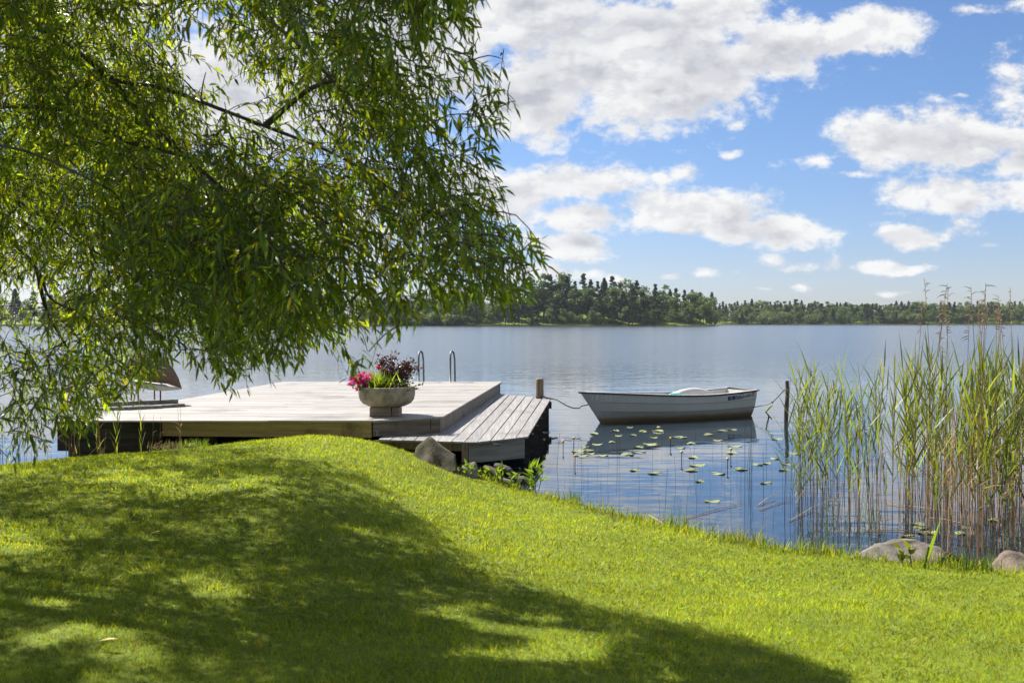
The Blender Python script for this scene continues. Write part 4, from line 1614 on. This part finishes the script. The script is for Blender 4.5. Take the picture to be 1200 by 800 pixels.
# ------------------------------------------------------------------ reeds
def reed_mesh(kind, seed):
    random.seed(seed)
    st, lv, pm_ = MB(), MB(), MB()
    H = {'green': 1.95, 'dead': 1.45, 'plume': 2.75, 'rush': .8}[kind]
    lean = random.uniform(-.14, .14), random.uniform(-.14, .14)
    n = 7
    pts = []
    for i in range(n):
        t = i / (n - 1)
        pts.append(np.array([lean[0] * t ** 1.6 * H * .8, lean[1] * t ** 1.6 * H * .8, -.55 + (H + .55) * t]))
    pts = np.array(pts)
    if kind == 'dead' and seed % 3 == 0:  # a broken stalk
        pts[-2] = pts[-3] + np.array([random.uniform(-.2, .2), random.uniform(-.2, .2), .12])
        pts[-1] = pts[-2] + np.array([random.uniform(-.3, .3), random.uniform(-.3, .3), -.25])
    k = random.uniform(.75, 1.25)
    st.tube(pts, np.linspace(.0062 if kind != 'rush' else .005, .003, n), 4, (k, k * random.uniform(.9, 1.05), k * random.uniform(.85, 1.1)), cap=False)

    def along(t):
        x = t * (n - 1)
        i = min(int(x), n - 2)
        return pts[i] + (pts[i + 1] - pts[i]) * (x - i)
    if kind == 'green':
        a0 = random.uniform(0, 6.28)
        m = random.randint(8, 11)
        for j in range(m):
            t = .42 + .58 * (j + random.random() * .5) / m
            a = a0 + (j % 2) * math.pi + random.gauss(0, .45)
            el = random.uniform(.25, .7) if t < .9 else random.uniform(.05, .35)
            d = np.array([math.cos(a) * math.sin(el), math.sin(a) * math.sin(el), math.cos(el)])
            s = np.cross(d, (0, 0, 1.0)) + np.array([random.gauss(0, .3), random.gauss(0, .3), random.gauss(0, .3)])
            s -= d * (s @ d)
            s /= np.linalg.norm(s)
            k = random.uniform(.65, 1.3)
            ye = random.uniform(.95, 1.35)
            lv.blade(along(min(t, 1)), d, s, random.uniform(.36, .62), random.uniform(.022, .037), random.uniform(.0, .4), 5, (k * ye, k, k * .8))
    if kind == 'dead' and seed % 2:
        for j in range(3):
            t = random.uniform(.3, .8)
            d = rdir(random.uniform(.5, 1.4))
            lv.blade(along(t), d, side_of(d), random.uniform(.15, .3), .010, .6, 4, (1, .95, .8))
    if kind == 'plume':
        tip = pts[-1]
        dr = np.array([random.uniform(-1, 1), random.uniform(-.6, .6), 0])
        dr /= np.linalg.norm(dr)
        for j in range(13):
            t = j / 13
            q = along(.88 + .12 * t)
            d = dr * random.uniform(.2, .9) + np.array([random.gauss(0, .35), random.gauss(0, .35), random.uniform(-.2, .8)])
            d /= np.linalg.norm(d)
            k = random.uniform(.6, 1.5)
            pm_.blade(q, d, side_of(d), random.uniform(.06, .13), .013, .9, 3, (k, k, k))
    random.seed(seed + 5000)
    return st, lv, pm_


RP = {}


def reed_proto(kind, v):
    if (kind, v) in RP:
        return RP[(kind, v)]
    st, lv, pm_ = reed_mesh(kind, 40 + 13 * v + len(kind))
    nm = {'green': 'green_reed', 'dead': 'dead_reed_stalk', 'plume': 'plumed_reed', 'rush': 'rush_stalk'}[kind]
    o = obj(nm, st, M[{'green': 'reed_stem', 'dead': 'dead_reed', 'plume': 'dead_reed', 'rush': 'rush'}[kind]], None, (0, 0, 0))
    kids = []
    if lv.n:
        kids.append(obj('leaves', lv, M['reed_leaf' if kind == 'green' else 'dead_reed'], o))
    if pm_.n:
        kids.append(obj('plume', pm_, M['reed_plume'], o))
    KIDS[o.name] = kids
    RP[(kind, v)] = [o, False]
    return RP[(kind, v)]


def put_reed(kind, x, y, s, label, group, cat='reed', nv=10):
    r_ = reed_proto(kind, random.randrange(nv))
    if not r_[1]:
        r_[1] = True
        o = r_[0]
        o.location = (x, y, 0)
        o.rotation_euler = (0, 0, random.uniform(0, 6.28))
        o.scale = (s, s, s)
        tag(o, label, cat, group)
        return o
    return copy_tree(r_[0], (x, y, 0), random.uniform(0, 6.28), s, label, group)


random.seed(31)
RL = {'green': ('green leafy reed in the dense stand behind the shore rocks', 'green reeds in the dense stand'),
      'dead': ('brown leafless stalk low in the dense reed stand behind the shore rocks', 'brown stalks in the dense reed stand'),
      'green thin': ('green leafy reed in the thin clump nearest the dark wooden pole', 'green reeds in the thin clump'),
      'dead thin': ('brown leafless stalk in the thin reed clump nearest the dark pole', 'brown stalks in the thin reed clump'),
      'plume': ('tall thin reed with a brown drooping plume above the far shore', 'plumed reeds on the right')}


def bed(n, kind, pxr, dr, s0, s1, dens=None):
    c = 0
    tries = 0
    while c < n and tries < 20000:
        tries += 1
        px = random.uniform(*pxr)
        d = random.uniform(*dr)
        x = (px - 600) / FPX * d
        if shore_dist(np.array([x]), np.array([d]))[0] > -.15:
            continue
        if dens and random.random() > dens(px, d):
            continue
        put_reed(kind, x, d, random.uniform(s0, s1), *RL[kind + (' thin' if dens is left_clump else '')])
        c += 1


def left_clump(px, d):
    return (1.0 if 935 < px < 975 else .7 if 975 <= px < 1035 else .25) * (.5 + .9 * float(vnoise(np.array([px * .06, d * 1.5, 0.]), 1, 5)))


bed(62, 'green', (915, 1050), (11.6, 17.0), .62, .95, left_clump)
bed(172, 'green', (1046, 1260), (10.6, 16.0), .70, 1.02, lambda px, d: (.35 if px < 1085 else .75 if px < 1140 else 1.0) * (.3 + 1.1 * float(vnoise(np.array([px * .05, d * 1.2, 3.]), 1, 8))))
bed(30, 'dead', (925, 1045), (10.8, 15.5), .5, .85, left_clump)
bed(130, 'dead', (1050, 1245), (10.2, 14.5), .7, 1.1, lambda px, d: .4 if px < 1090 else 1.0)
for px, top, d in [(1084, 333, 12.5), (1100, 326, 12.0), (1109, 336, 12.6), (1139, 340, 12.2), (1149, 332, 11.6), (1152, 336, 12.3), (1163, 350, 12.9), (1183, 333, 12.0), (1190, 338, 12.4), (1069, 352, 13.0),
                   (1078, 356, 12.4), (1122, 356, 13.1), (1130, 360, 12.2), (1143, 358, 12.5), (1165, 362, 11.9), (1180, 362, 12.6), (1196, 358, 12.1), (1173, 346, 12.8), (1160, 366, 13.4), (1110, 388, 13)]:
    x = (px - 600) / FPX * d
    h = at(px, top, d)[2]
    put_reed('plume', x, d, h / 2.75, *RL['plume'], nv=6)

# reeds at the left, before the deck
RL2 = {'green': ('green leafy reed standing before the left end of the deck', 'green reeds by the deck'),
       'dead': ('thin brown reed stalk standing before the dark left end of the deck', 'brown reed stalks by the deck')}
c = 0
while c < 46:
    px = random.uniform(-20, 215)
    d = random.uniform(14.3, 16.2)
    x = (px - 600) / FPX * d
    s = shore_dist(np.array([x]), np.array([d]))[0]
    if s > -.05:
        continue
    kd = 'dead' if c % 5 else 'green'
    put_reed(kd, x, d, random.uniform(.55, .85) if kd == 'dead' else random.uniform(.45, .65), *RL2[kd])
    c += 1

# short rushes scattered over the bay
c = 0
while c < 85:
    px = random.uniform(640, 935)
    py = random.uniform(498, 632)
    q = on_z(px, py, 0)
    if shore_dist(np.array([q[0]]), np.array([q[1]]))[0] > -.1 or (py < 520 and px < 900):
        continue
    put_reed('rush', q[0], q[1], random.uniform(.18, .5) if random.random() < .85 else random.uniform(.5, .8), 'thin dark rush stem poking out of the water before the boat', 'rush stems in the bay', 'rush', 5)
    c += 1
# two taller green shoots near the stern
for px, py in ((877, 560), (881, 562), (873, 566)):
    q = on_z(px, py, 0)
    put_reed('rush', q[0], q[1], random.uniform(.9, 1.15), 'taller green rush stem standing by itself near the stern reflection', 'tall rush stems near the stern', 'rush', 5)

# floating dead stalks
for i, (x0, y0, x1, y1) in enumerate([(888, 592, 911, 578), (890, 597, 930, 585), (925, 610, 978, 583), (800, 608, 870, 590), (1012, 621, 1100, 623), (1088, 606, 1126, 612), (1040, 590, 1120, 600), (760, 603, 790, 622)]):
    a, b = on_z(x0, y0, .012), on_z(x1, y1, .05 if i in (0, 2) else .012)
    m_ = MB()
    m_.tube([a, (a + b) / 2 + np.array([0, .05, .004]), b], [.005, .005, .003], 5, (1.5, 1.6, 1.7))
    o = obj('floating_stalk', m_, M['dead_reed'], None, tuple(a))
    tag(o, 'pale dead reed stalk floating near the shore', 'stalk', 'floating reed stalks')

# ------------------------------------------------------------------ water lilies
pads = [(445, 303), (575, 302), (378, 318), (395, 340), (455, 338), (500, 320), (515, 323), (565, 318), (568, 328), (548, 348), (365, 368), (300, 378), (250, 388), (480, 390), (530, 376), (550, 380), (645, 345),
        (680, 348), (712, 374), (793, 335), (845, 318), (892, 313), (830, 360), (235, 405), (265, 406), (270, 418), (215, 408), (325, 426), (480, 411), (435, 422), (232, 427), (285, 330), (555, 505), (750, 540),
        (740, 470), (833, 507), (930, 487), (1005, 467), (1045, 462), (1080, 441), (1120, 490), (1140, 465), (1090, 355), (720, 435), (715, 492), (1170, 418), (665, 393), (75, 325), (110, 350), (465, 492), (905, 385),
        (890, 415), (1040, 548), (805, 628)]


def pad_proto(v):
    m_ = MB()
    n = 26
    V = [(0, 0, .010)]
    for i in range(n + 1):
        w = .22 + (2 * math.pi - .44) * i / n
        r_ = 1 + .05 * math.sin(3 * w + v) + .03 * math.sin(7 * w + 2 * v)
        V.append((r_ * math.cos(w) * 1.18, r_ * math.sin(w), .010 + .012 * math.sin(2 * w + v)))
    F = [[0, i, i + 1] for i in range(1, n + 1)]
    low = [(x, y, z - .012) for x, y, z in V]
    F2 = [[f[0] + n + 2, f[2] + n + 2, f[1] + n + 2] for f in F] + [[i, i + n + 2, i + 1 + n + 2, i + 1] for i in range(1, n + 1)]
    k = .8 + .15 * v
    m_.add(V + low, F + F2, (k * 1.05, k, k))
    return obj('lily_pad', m_, M['lily_pad'], None, (0, 0, 0))


random.seed(77)
pp = [None] * 4
extra = [(1060 + random.uniform(0, 130), 600 + random.uniform(0, 30)) for _ in range(9)]
allp = [(620 + a / 3.75, 420 + b / 3.75) for a, b in pads] + extra
for i, (px, py) in enumerate(allp):
    q = on_z(px, py, 0)
    if shore_dist(np.array([q[0]]), np.array([q[1]]))[0] > -.2:
        continue
    v = i % 4
    r_ = random.uniform(.065, .125) * (.6 if py > 590 else 1)
    if py < 535 and px < 850:
        lab, grp = 'pale green lily pad floating on the dark reflection of the boat', 'lily pads in the boat reflection'
    elif px > 1040:
        lab, grp = 'flat green lily pad floating between the reed stems', 'lily pads among the reeds'
    else:
        lab, grp = 'green lily pad floating on the open blue water before the boat', 'lily pads on the open bay'
    if pp[v] is None:
        pp[v] = pad_proto(v)
        o = pp[v]
        o.location = (q[0], q[1], 0)
        o.scale = (r_, r_, 1)
        o.rotation_euler = (0, 0, random.uniform(0, 6.28))
        tag(o, lab, 'lily pad', grp)
    else:
        copy_tree(pp[v], (q[0], q[1], 0), random.uniform(0, 6.28), (r_, r_, 1), lab, grp)
for bx, by in [(148, 400), (200, 468), (195, 384), (620, 385), (668, 450), (870, 482), (63, 392), (885, 436)]:
    q = on_z(620 + bx / 3.75, 420 + by / 3.75, 0)
    m_ = MB()
    m_.tube([(q[0], q[1], -.3), (q[0] + .01, q[1], .14)], [.008, .007], 6, (.8, .8, .5))
    o = obj('lily_bud', m_, M['rush'], None, (q[0], q[1], 0))
    m2 = MB()
    m2.lathe([(0, 0), (.014, .003), (.024, .018), (.024, .032), (.016, .044), (0, .046)], (q[0] + .01, q[1], .135), 12)
    obj('flower', m2, M['lily_bud'], o, smooth=True)
    tag(o, 'yellow water lily bud on a short stem among the pads', 'water lily', 'water lily buds')

# ------------------------------------------------------------------ willow
SIL = np.array([(-900, -700), (610, -700), (575, -150), (566, 0), (592, 30), (612, 75), (604, 118), (582, 145), (578, 190), (598, 240), (640, 288), (616, 330), (590, 350), (560, 335), (530, 345), (492, 352), (470, 385), (450, 372),
                (440, 400), (412, 448), (395, 400), (380, 388), (345, 420), (325, 430), (300, 405), (280, 448), (250, 430), (228, 412), (212, 402), (196, 408), (184, 432), (176, 446), (165, 436), (150, 462), (120, 468), (105, 495), (70, 500), (40, 530), (0, 535), (-900, 550)], float)


def in_poly(poly, X, Y):
    ins = np.zeros(X.shape, bool)
    n = len(poly)
    for i in range(n):
        a, b = poly[i], poly[(i + 1) % n]
        c = (a[1] > Y) != (b[1] > Y)
        with np.errstate(divide='ignore', invalid='ignore'):
            xi = (b[0] - a[0]) * (Y - a[1]) / (b[1] - a[1]) + a[0]
        ins ^= c & (X < xi)
    return ins


# edge of the tree's shade on the lawn
SHB = np.array([(-400, 535), (0, 535), (180, 518), (250, 514), (320, 517), (395, 528), (440, 556), (520, 606), (620, 655), (700, 686), (800, 700), (900, 732), (975, 765), (1000, 800), (1010, 1500)], float)
SHAFTS = [(610, 712, 90, 40), (520, 772, 110, 34), (690, 748, 60, 34), (280, 578, 90, 18), (150, 565, 90, 14), (20, 655, 70, 34), (50, 765, 110, 36), (430, 640, 50, 14), (240, 690, 40, 16)]
OFF = np.array([-SUN_V[0], -SUN_V[1]]) / SUN_V[2]


def shade_ok(P, r, soft=7.0):
    """does the shadow of a point of the crown fall where the tree's shade lies"""
    h = np.maximum(P[:, 2] - .75, 0)
    L = np.stack([P[:, 0] + OFF[0] * h, P[:, 1] + OFF[1] * h, np.full(len(P), .75)], -1)
    px, py = proj(L)
    lim = np.interp(px, SHB[:, 0], SHB[:, 1])
    ok = (py > lim + r.normal(0, soft, len(P))) & (px < 1000 + 0 * px)
    # shafts of sun through gaps in the crown
    bias = np.zeros(len(P))
    for ex, ey, erx, ery in SHAFTS:
        bias = np.maximum(bias, 1 - np.hypot((px - ex) / erx, (py - ey) / ery) * .8)
    speck = .55 * vnoise(L, 2.3, 33) + .45 * vnoise(L, 5.3, 35)
    ok &= ~(speck + .30 * np.clip(bias, -.3, 1) > r.uniform(.735, .755, len(P)))
    near = L[:, 1] < 4.3
    ok = np.where(near, L[:, 0] < 2.3, ok)
    ok = np.where((L[:, 1] > 15.5), L[:, 0] < -7.2, ok)
    return ok


willow = thing('willow_tree', (-8.6, 9.6, .8), 'large willow with drooping leafy branches hanging over the lawn and deck', 'tree')
TRUNK = np.array([(-8.6, 9.6, .5), (-8.5, 9.5, 1.6), (-8.2, 9.4, 2.8), (-8.0, 9.3, 4.2)])
m_ = MB()
m_.tube(TRUNK, [.42, .34, .30, .27], 14)
obj('trunk', m_, M['willow_bark'], willow, smooth=True)
limb_px = [
    [(-330, 60, 9.2), (-120, -30, 8.4), (10, 20, 7.6), (70, 45, 7.4), (130, 92, 7.2), (190, 104, 7.0), (310, 150, 6.8), (400, 185, 6.4), (470, 228, 6.1), (515, 258, 5.9)],
    [(130, 92, 7.2), (180, 150, 7.1), (250, 212, 6.9), (290, 245, 6.8), (330, 300, 6.6)],
    [(100, 68, 7.3), (165, 128, 7.5), (215, 180, 7.6), (245, 230, 7.7)],
    [(-330, 160, 9.2), (-100, 130, 8.3), (0, 124, 7.6), (80, 132, 7.3), (150, 165, 7.0), (260, 195, 6.7), (345, 235, 6.4), (420, 290, 6.2)],
    [(-330, 240, 9.3), (-120, 210, 9.0), (0, 228, 8.8), (40, 246, 8.7), (120, 300, 8.4), (190, 350, 8.2)],
    [(-330, 300, 9.4), (-100, 240, 9.4), (0, 275, 9.4), (45, 318, 9.3), (60, 350, 9.3), (100, 372, 9.2), (125, 410, 9.1)],
    [(45, 318, 9.3), (58, 372, 9.4), (85, 420, 9.5)],
    [(310, 148, 6.8), (360, 108, 6.6), (400, 96, 6.4), (440, 105, 6.2)],
    [(-200, -160, 8.8), (60, -90, 7.6), (250, -20, 7.0), (330, 36, 6.6), (385, 90, 6.3), (430, 150, 6.1)],
    [(-200, -160, 8.8), (120, -260, 7.5), (340, -190, 6.6), (470, -130, 6.0), (535, -60, 5.7)],
    [(-330, 60, 9.2), (-200, -80, 10.5), (-40, -60, 11.5), (90, 0, 12.2), (180, 60, 12.6), (240, 120, 12.8)],
    [(-330, 160, 9.2), (-200, 120, 11.5), (-60, 150, 12.8), (60, 200, 13.6), (140, 260, 14.0)],
    [(-330, 60, 9.2), (-400, -200, 8.0), (-300, -420, 7.0), (-60, -480, 6.2), (180, -420, 5.6)],
    [(-330, 300, 9.4), (-420, 250, 7.5), (-330, 200, 6.4), (-150, 170, 5.8), (0, 170, 5.6), (120, 215, 5.6)],
]
limbs = []


def smooth_path(P, n=5):
    P = np.asarray(P, float)
    out = []
    for i in range(len(P) - 1):
        p0, p1, p2, p3 = P[max(i - 1, 0)], P[i], P[i + 1], P[min(i + 2, len(P) - 1)]
        for k in range(n):
            t = k / n
            out.append(.5 * ((2 * p1) + (p2 - p0) * t + (2 * p0 - 5 * p1 + 4 * p2 - p3) * t * t + (3 * p1 - p0 - 3 * p2 + p3) * t ** 3))
    out.append(P[-1])
    return np.array(out)


for i, L in enumerate(limb_px):
    pts = [at(*q) for q in L]
    main = L[0][0] <= -200
    if main:
        pts = [TRUNK[3] if i not in (4, 5, 13) else TRUNK[2]] + pts
    pts = smooth_path(pts, 5)
    pts = pts + .03 * (np.stack([vnoise(pts, 2.2, s) for s in (1, 2, 3)], -1) - .5)
    r0 = .12 if main else .020
    if i in (0, 3):
        r0 = .15
    tt = np.linspace(0, 1, len(pts))
    rad = r0 * (1 - tt) ** 1.15 * .93 + .006
    if main:
        rad = np.minimum(rad, .022 * (1.05 - tt) + .005 + .3 * np.maximum(0, .30 - tt))
    m_ = MB()
    m_.tube(pts, rad, 8)
    obj('limb', m_, M['willow_bark'], willow, smooth=True)
    limbs.append(pts)
LP = np.concatenate(limbs)

wr = np.random.default_rng(5)


def depth_range(px):
    lo = np.interp(px, [-500, 0, 300, 450, 560, 640], [6.0, 6.0, 5.4, 5.0, 4.6, 4.5])
    hi = np.interp(px, [-500, 0, 150, 300, 450, 560, 640], [16.5, 16.5, 15.5, 12.5, 8.5, 6.3, 5.6])
    return lo, hi


def crown_points(n, pxr, pyr):
    px = wr.uniform(*pxr, n)
    py = wr.uniform(*pyr, n)
    lo, hi = depth_range(px)
    d = lo + (hi - lo) * wr.random(n)
    f = np.array([ray(a, b) for a, b in zip(px, py)])
    t = d / f[:, 1]
    P = np.array([0, 0, CAM_H]) + f * t[:, None]
    ok = in_poly(SIL, px, py)
    ok &= shade_ok(P, wr)
    ok &= P[:, 2] < 8.8 - .03 * (P[:, 0] + 6) ** 2
    ok &= P[:, 2] > np.interp(px, [-500, 0, 200, 400], [1.0, 1.0, 1.4, 1.6])
    # gaps between the boughs
    nn = vnoise(P, 1.15, 21)
    ok &= (nn > .45 + .04 * wr.random(n)) & (vnoise(P, 2.6, 23) > .31)
    lpx, lpy = proj(P)
    ok &= ~((lpx < 330) & (lpy > 300) & (wr.random(n) < .45))
    ok &= wr.random(n) < np.where(lpy < -25, .9, np.interp(lpx, [-300, 0, 150, 300, 430, 520, 600], [.75, .52, .48, .36, .22, .15, .15])) * np.where((lpy > 250) & (lpx > 330), .75, 1.0) * np.where((lpx < 330) & (lpy > 165) & (lpy < 335), 1.7, 1.0)
    return P[ok]


cand = crown_points(40000, (-520, 640), (-700, 520))
extra = crown_points(15000, (-20, 640), (-20, 480))
cen = np.concatenate([cand, extra])
# shoots: start near a centre, arch outward and hang down
sh_p, sh_d, sh_len = [], [], []
twig = MB()
used_c = 0
LEAF_P, LEAF_D, LEAF_L, LEAF_T = [], [], [], []
SHOOT = []
# feed every spray: grow from the limbs outward, each joins the nearest wood already there
D0 = np.array([np.linalg.norm(LP - c, axis=1).min() for c in cen])
cen = cen[np.argsort(D0)]
NODES = np.concatenate([LP, cen])
nl = len(LP)
for ci, c in enumerate(cen):
    live = NODES[:nl + ci]
    dd = np.linalg.norm(live - c, axis=1) + .5 * np.maximum(0, c[2] - live[:, 2])
    j = int(np.argmin(dd))
    root_ = live[j]
    out = c - root_
    o2 = np.array([out[0], out[1], 0]) * .6 + np.array([.3, -.1, 0]) + wr.normal(0, .35, 3) * np.array([1, 1, 0])
    o2 /= np.linalg.norm(o2) + 1e-9
    gap_ = np.linalg.norm(out)
    if .04 < gap_ < 1.3:
        mid_ = (root_ + c) / 2 + np.array([0, 0, .10 * gap_]) + wr.normal(0, .04, 3) * gap_
        r0 = .0075 if j < nl else .0048
        twig.tube(smooth_path([root_, mid_, c], 2), np.linspace(r0, .003, 5), 3, cap=False)
    for s in range(2):
        p = c + wr.normal(0, .10, 3)
        d = o2 * wr.uniform(.35, 1.0) + np.array([0, 0, wr.uniform(-.5, .35)]) + wr.normal(0, .3, 3)
        d /= np.linalg.norm(d)
        L = wr.uniform(.4, .85)
        n = int(L / .034)
        step = L / n
        pts = [p.copy()]
        a0 = wr.uniform(0, 6.28)
        tone = wr.uniform(.75, 1.2)
        for q in range(n):
            d = d + np.array([0, 0, -.075]) + wr.normal(0, .03, 3)
            d /= np.linalg.norm(d)
            p = p + d * step
            pts.append(p.copy())
            a = a0 + q * 2.4
            sd = np.cross(d, [math.cos(a), math.sin(a), .3])
            ld = d * .75 + sd * .75 + np.array([0, 0, -.45]) + wr.normal(0, .16, 3)
            LEAF_P.append(p.copy())
            LEAF_D.append(ld)
            LEAF_L.append(wr.uniform(.062, .125) * (1 - .35 * q / n))
            LEAF_T.append(tone * (1 + .35 * q / n))
        SHOOT.append((len(LEAF_P) - n, pts))
LEAF_P, LEAF_D, LEAF_L, LEAF_T = map(np.array, (LEAF_P, LEAF_D, LEAF_L, LEAF_T))
px, py = proj(LEAF_P)
keep = in_poly(SIL, px - wr.normal(0, 5, len(px)), py - np.abs(wr.normal(0, 9, len(px)))) & shade_ok(LEAF_P, wr, 7) & (vnoise(LEAF_P, 1.15, 21) > .41) & (vnoise(LEAF_P, 2.6, 23) > .29) & (vnoise(LEAF_P, 5.5, 25) > .20)
for i0, pts in SHOOT:
    kk = np.nonzero(keep[i0:i0 + len(pts) - 1])[0]
    if len(kk) < 5:
        continue
    q = pts[:kk[-1] + 2]
    tx, ty = proj(q[-1][None])
    if tx[0] > 632 or len(kk) < .5 * (kk[-1] + 1):
        continue
    q = q[::3] + ([q[-1]] if (len(q) - 1) % 3 else [])
    twig.tube(q, np.linspace(.0032, .0013, len(q)), 3, cap=False)
LEAF_P, LEAF_D, LEAF_L, LEAF_T = LEAF_P[keep], LEAF_D[keep], LEAF_L[keep], LEAF_T[keep]
print('willow leaves', len(LEAF_P))


def willow_leaves():
    n = len(LEAF_P)
    d = LEAF_D / np.linalg.norm(LEAF_D, axis=1)[:, None]
    s = np.cross(d, wr.normal(size=(n, 3)))
    s /= np.linalg.norm(s, axis=1)[:, None]
    nn = np.cross(d, s)
    L = LEAF_L[:, None]
    W = L * wr.uniform(.085, .125, (n, 1))
    g = np.array([0, 0, -1.0])
    b = LEAF_P
    m1 = b + d * L * .38
    m2 = b + d * L * .72 + g * L * .05
    tip = b + d * L + g * L * .14
    fold = nn * W * .35
    V = np.stack([b, m1 - s * W + fold, m1, m1 + s * W + fold, m2 - s * W * .7 + fold * .7, m2, m2 + s * W * .7 + fold * .7, tip], 1)
    F = np.array([(0, 2, 1), (0, 3, 2), (1, 2, 5), (1, 5, 4), (2, 3, 6), (2, 6, 5), (4, 5, 7), (5, 6, 7)])
    FF = (np.arange(n)[:, None, None] * 8 + F[None]).reshape(-1, 3)
    t = LEAF_T * wr.uniform(.55, 1.4, n)
    ye = wr.uniform(.8, 1.25, n)
    yel = wr.random(n) < .005
    tint = np.stack([t * ye * np.where(yel, 2.4, 1), t * np.where(yel, 1.5, 1), t * .9], -1)
    return raw_mesh('crown', V.reshape(-1, 3) - np.array(ORG[willow.name]), FF, np.repeat(tint, 8, 0), smooth=False)


link('crown', willow_leaves(), M['willow_leaf'], willow)
obj('twigs', twig, M['willow_bark'], willow)

# ------------------------------------------------------------------ lawn grass
def lawn_grass():
    r = np.random.default_rng(3)
    n = 1700000
    y = r.uniform(3.4, 18.0, n)
    x = r.uniform(-11.5, 11.0, n)
    keep = (np.abs(x) < .60 * y + 2.0) & (r.random(n) < (4.2 / y) ** 1.25)
    x, y = x[keep], y[keep]
    s = shore_dist(x, y)
    keep = s > -.03 + .30 * vnoise(np.stack([x, y, 0 * x], -1), 3.1, 51) * r.random(len(x))
    # none under the deck
    keep &= ~((y > 16.6) & (x < -1.0))
    x, y, s = x[keep], y[keep], s[keep]
    z = ground_z(x, y)
    n = len(x)
    P = np.stack([x, y, z], -1)
    pat = fbm(np.stack([x, y, 0 * x], -1), .8, 9, 3)
    fine = vnoise(np.stack([x, y, 0 * x], -1), 7.0, 4)
    fine2 = vnoise(np.stack([x, y, 0 * x], -1), 17.0, 14)
    h = r.uniform(.014, .040, n) * (.7 + .6 * pat) * (.5 + .6 * fine + .5 * fine2)
    h = np.where(s < .6, h * (1 + 4.5 * r.random(n) ** 2 * (1 - s / .6) * (.4 + 1.2 * pat)), h)
    weed = r.random(n) < .03 + .22 * sstep(.55, .72, vnoise(np.stack([x, y, 0 * x], -1), 2.4, 44))
    w = .0021 * (y / 5) ** .85 * r.uniform(.8, 1.5, n)
    a = r.random(n) * 2 * math.pi
    w = np.where(weed, w * 2.6, w)
    h = np.where(weed, h * .9, h)
    dx = np.stack([np.cos(a) * w, np.sin(a) * w, 0 * w], -1)
    lean = r.normal(0, .55, (n, 2)) * np.where(weed, 1.9, 1)[:, None]
    tip = P + np.stack([lean[:, 0] * h, lean[:, 1] * h, h], -1)
    P = P - np.array([0, 0, .004])
    V = np.stack([P - dx, P + dx, tip], 1).reshape(-1, 3)
    big = fbm(np.stack([x, y, 0 * x], -1), .35, 19, 2)
    t = (.55 + .55 * pat + .35 * big) * r.uniform(.65, 1.3, n) * (.62 + .4 * fine + .4 * fine2) * np.where(weed, .85, 1)
    dry = (r.random(n) < .035) & ~weed
    tint = np.stack([t * r.uniform(.85, 1.25, n) * np.where(dry, 1.7, 1), t * np.where(dry, 1.15, 1), t * np.where(dry, 2.2, 1)], -1)
    return raw_mesh('grass', V, np.arange(3 * n).reshape(-1, 3), np.repeat(tint, 3, 0)), n


gm, ng = lawn_grass()
print('grass blades', ng)
go = link('grass', gm, M['grass_blade'])
tag(go, 'short mown lawn grass sloping to the shore', 'grass', kind='stuff')

# yellow leaves fallen on the lawn
for (px, py), lab in zip([(175, 632), (306, 770), (115, 762)], ['yellow fallen leaf on the shaded lawn farthest from the camera', 'bright yellow fallen leaf on the dappled lawn nearest the camera', 'pale yellow fallen leaf on the lawn toward the bottom left corner']):
    p = ground_hit(px, py) + np.array([0, 0, .045])
    m_ = MB()
    d = np.array([random.uniform(-1, 1), random.uniform(-.5, .5), .1])
    d /= np.linalg.norm(d)
    s = np.cross(d, (0, 0, 1.0))
    for q in (-1, 1):
        m_.add([p, p + d * .05 + s * .017 * q + np.array([0, 0, .008]), p + d * .11 + np.array([0, 0, .004])], [[0, 1, 2]])
    o = obj('fallen_leaf', m_, M['dry_leaf'], None, tuple(p))
    tag(o, lab, 'leaf')


# longer sedge and grass left standing along the bank
def bank_grass():
    r = np.random.default_rng(8)
    x = r.uniform(-9, 9, 90000)
    y = r.uniform(8.5, 17.5, 90000)
    s = shore_dist(x, y)
    cl = vnoise(np.stack([x, y, 0 * x], -1), 2.6, 61)
    keep = (s > -.12) & (s < .30) & (r.random(len(x)) < np.clip((cl - .42) * 3.2, .04, 1)) & ~((y > 15.6) & (x < -.6)) & (np.abs(x) < .56 * y + .5)
    x, y, s, cl = x[keep], y[keep], s[keep], cl[keep]
    n = len(x)
    P = np.stack([x, y, ground_z(x, y) - .01], -1)
    h = r.uniform(.06, .17, n) * (.4 + 1.0 * cl)
    a = r.random(n) * 6.28
    w = r.uniform(.003, .006, n)
    dx = np.stack([np.cos(a) * w, np.sin(a) * w, 0 * w], -1)
    ln = r.normal(0, .32, (n, 2))
    mid_ = P + np.stack([ln[:, 0] * h * .35, ln[:, 1] * h * .35, h * .6], -1)
    tip = P + np.stack([ln[:, 0] * h * 1.1, ln[:, 1] * h * 1.1, h], -1)
    V = np.stack([P - dx, P + dx, mid_ + dx * .8, mid_ - dx * .8, tip], 1).reshape(-1, 3)
    F = (np.arange(n)[:, None, None] * 5 + np.array([(0, 1, 2), (0, 2, 3), (3, 2, 4)])[None]).reshape(-1, 3)
    t = r.uniform(.45, 1.0, (n, 1))
    dry = r.random((n, 1)) < .22
    tint = np.where(dry, t * np.array([[1.7, 1.25, 2.6]]), t * np.array([[.95, 1.0, 1.0]]))
    return raw_mesh('grass', V, F, np.repeat(tint, 5, 0))


bg_ = link('bank_grass', bank_grass(), M['grass_blade'])
tag(bg_, 'longer ragged grass along the edge of the bank', 'grass', kind='stuff')
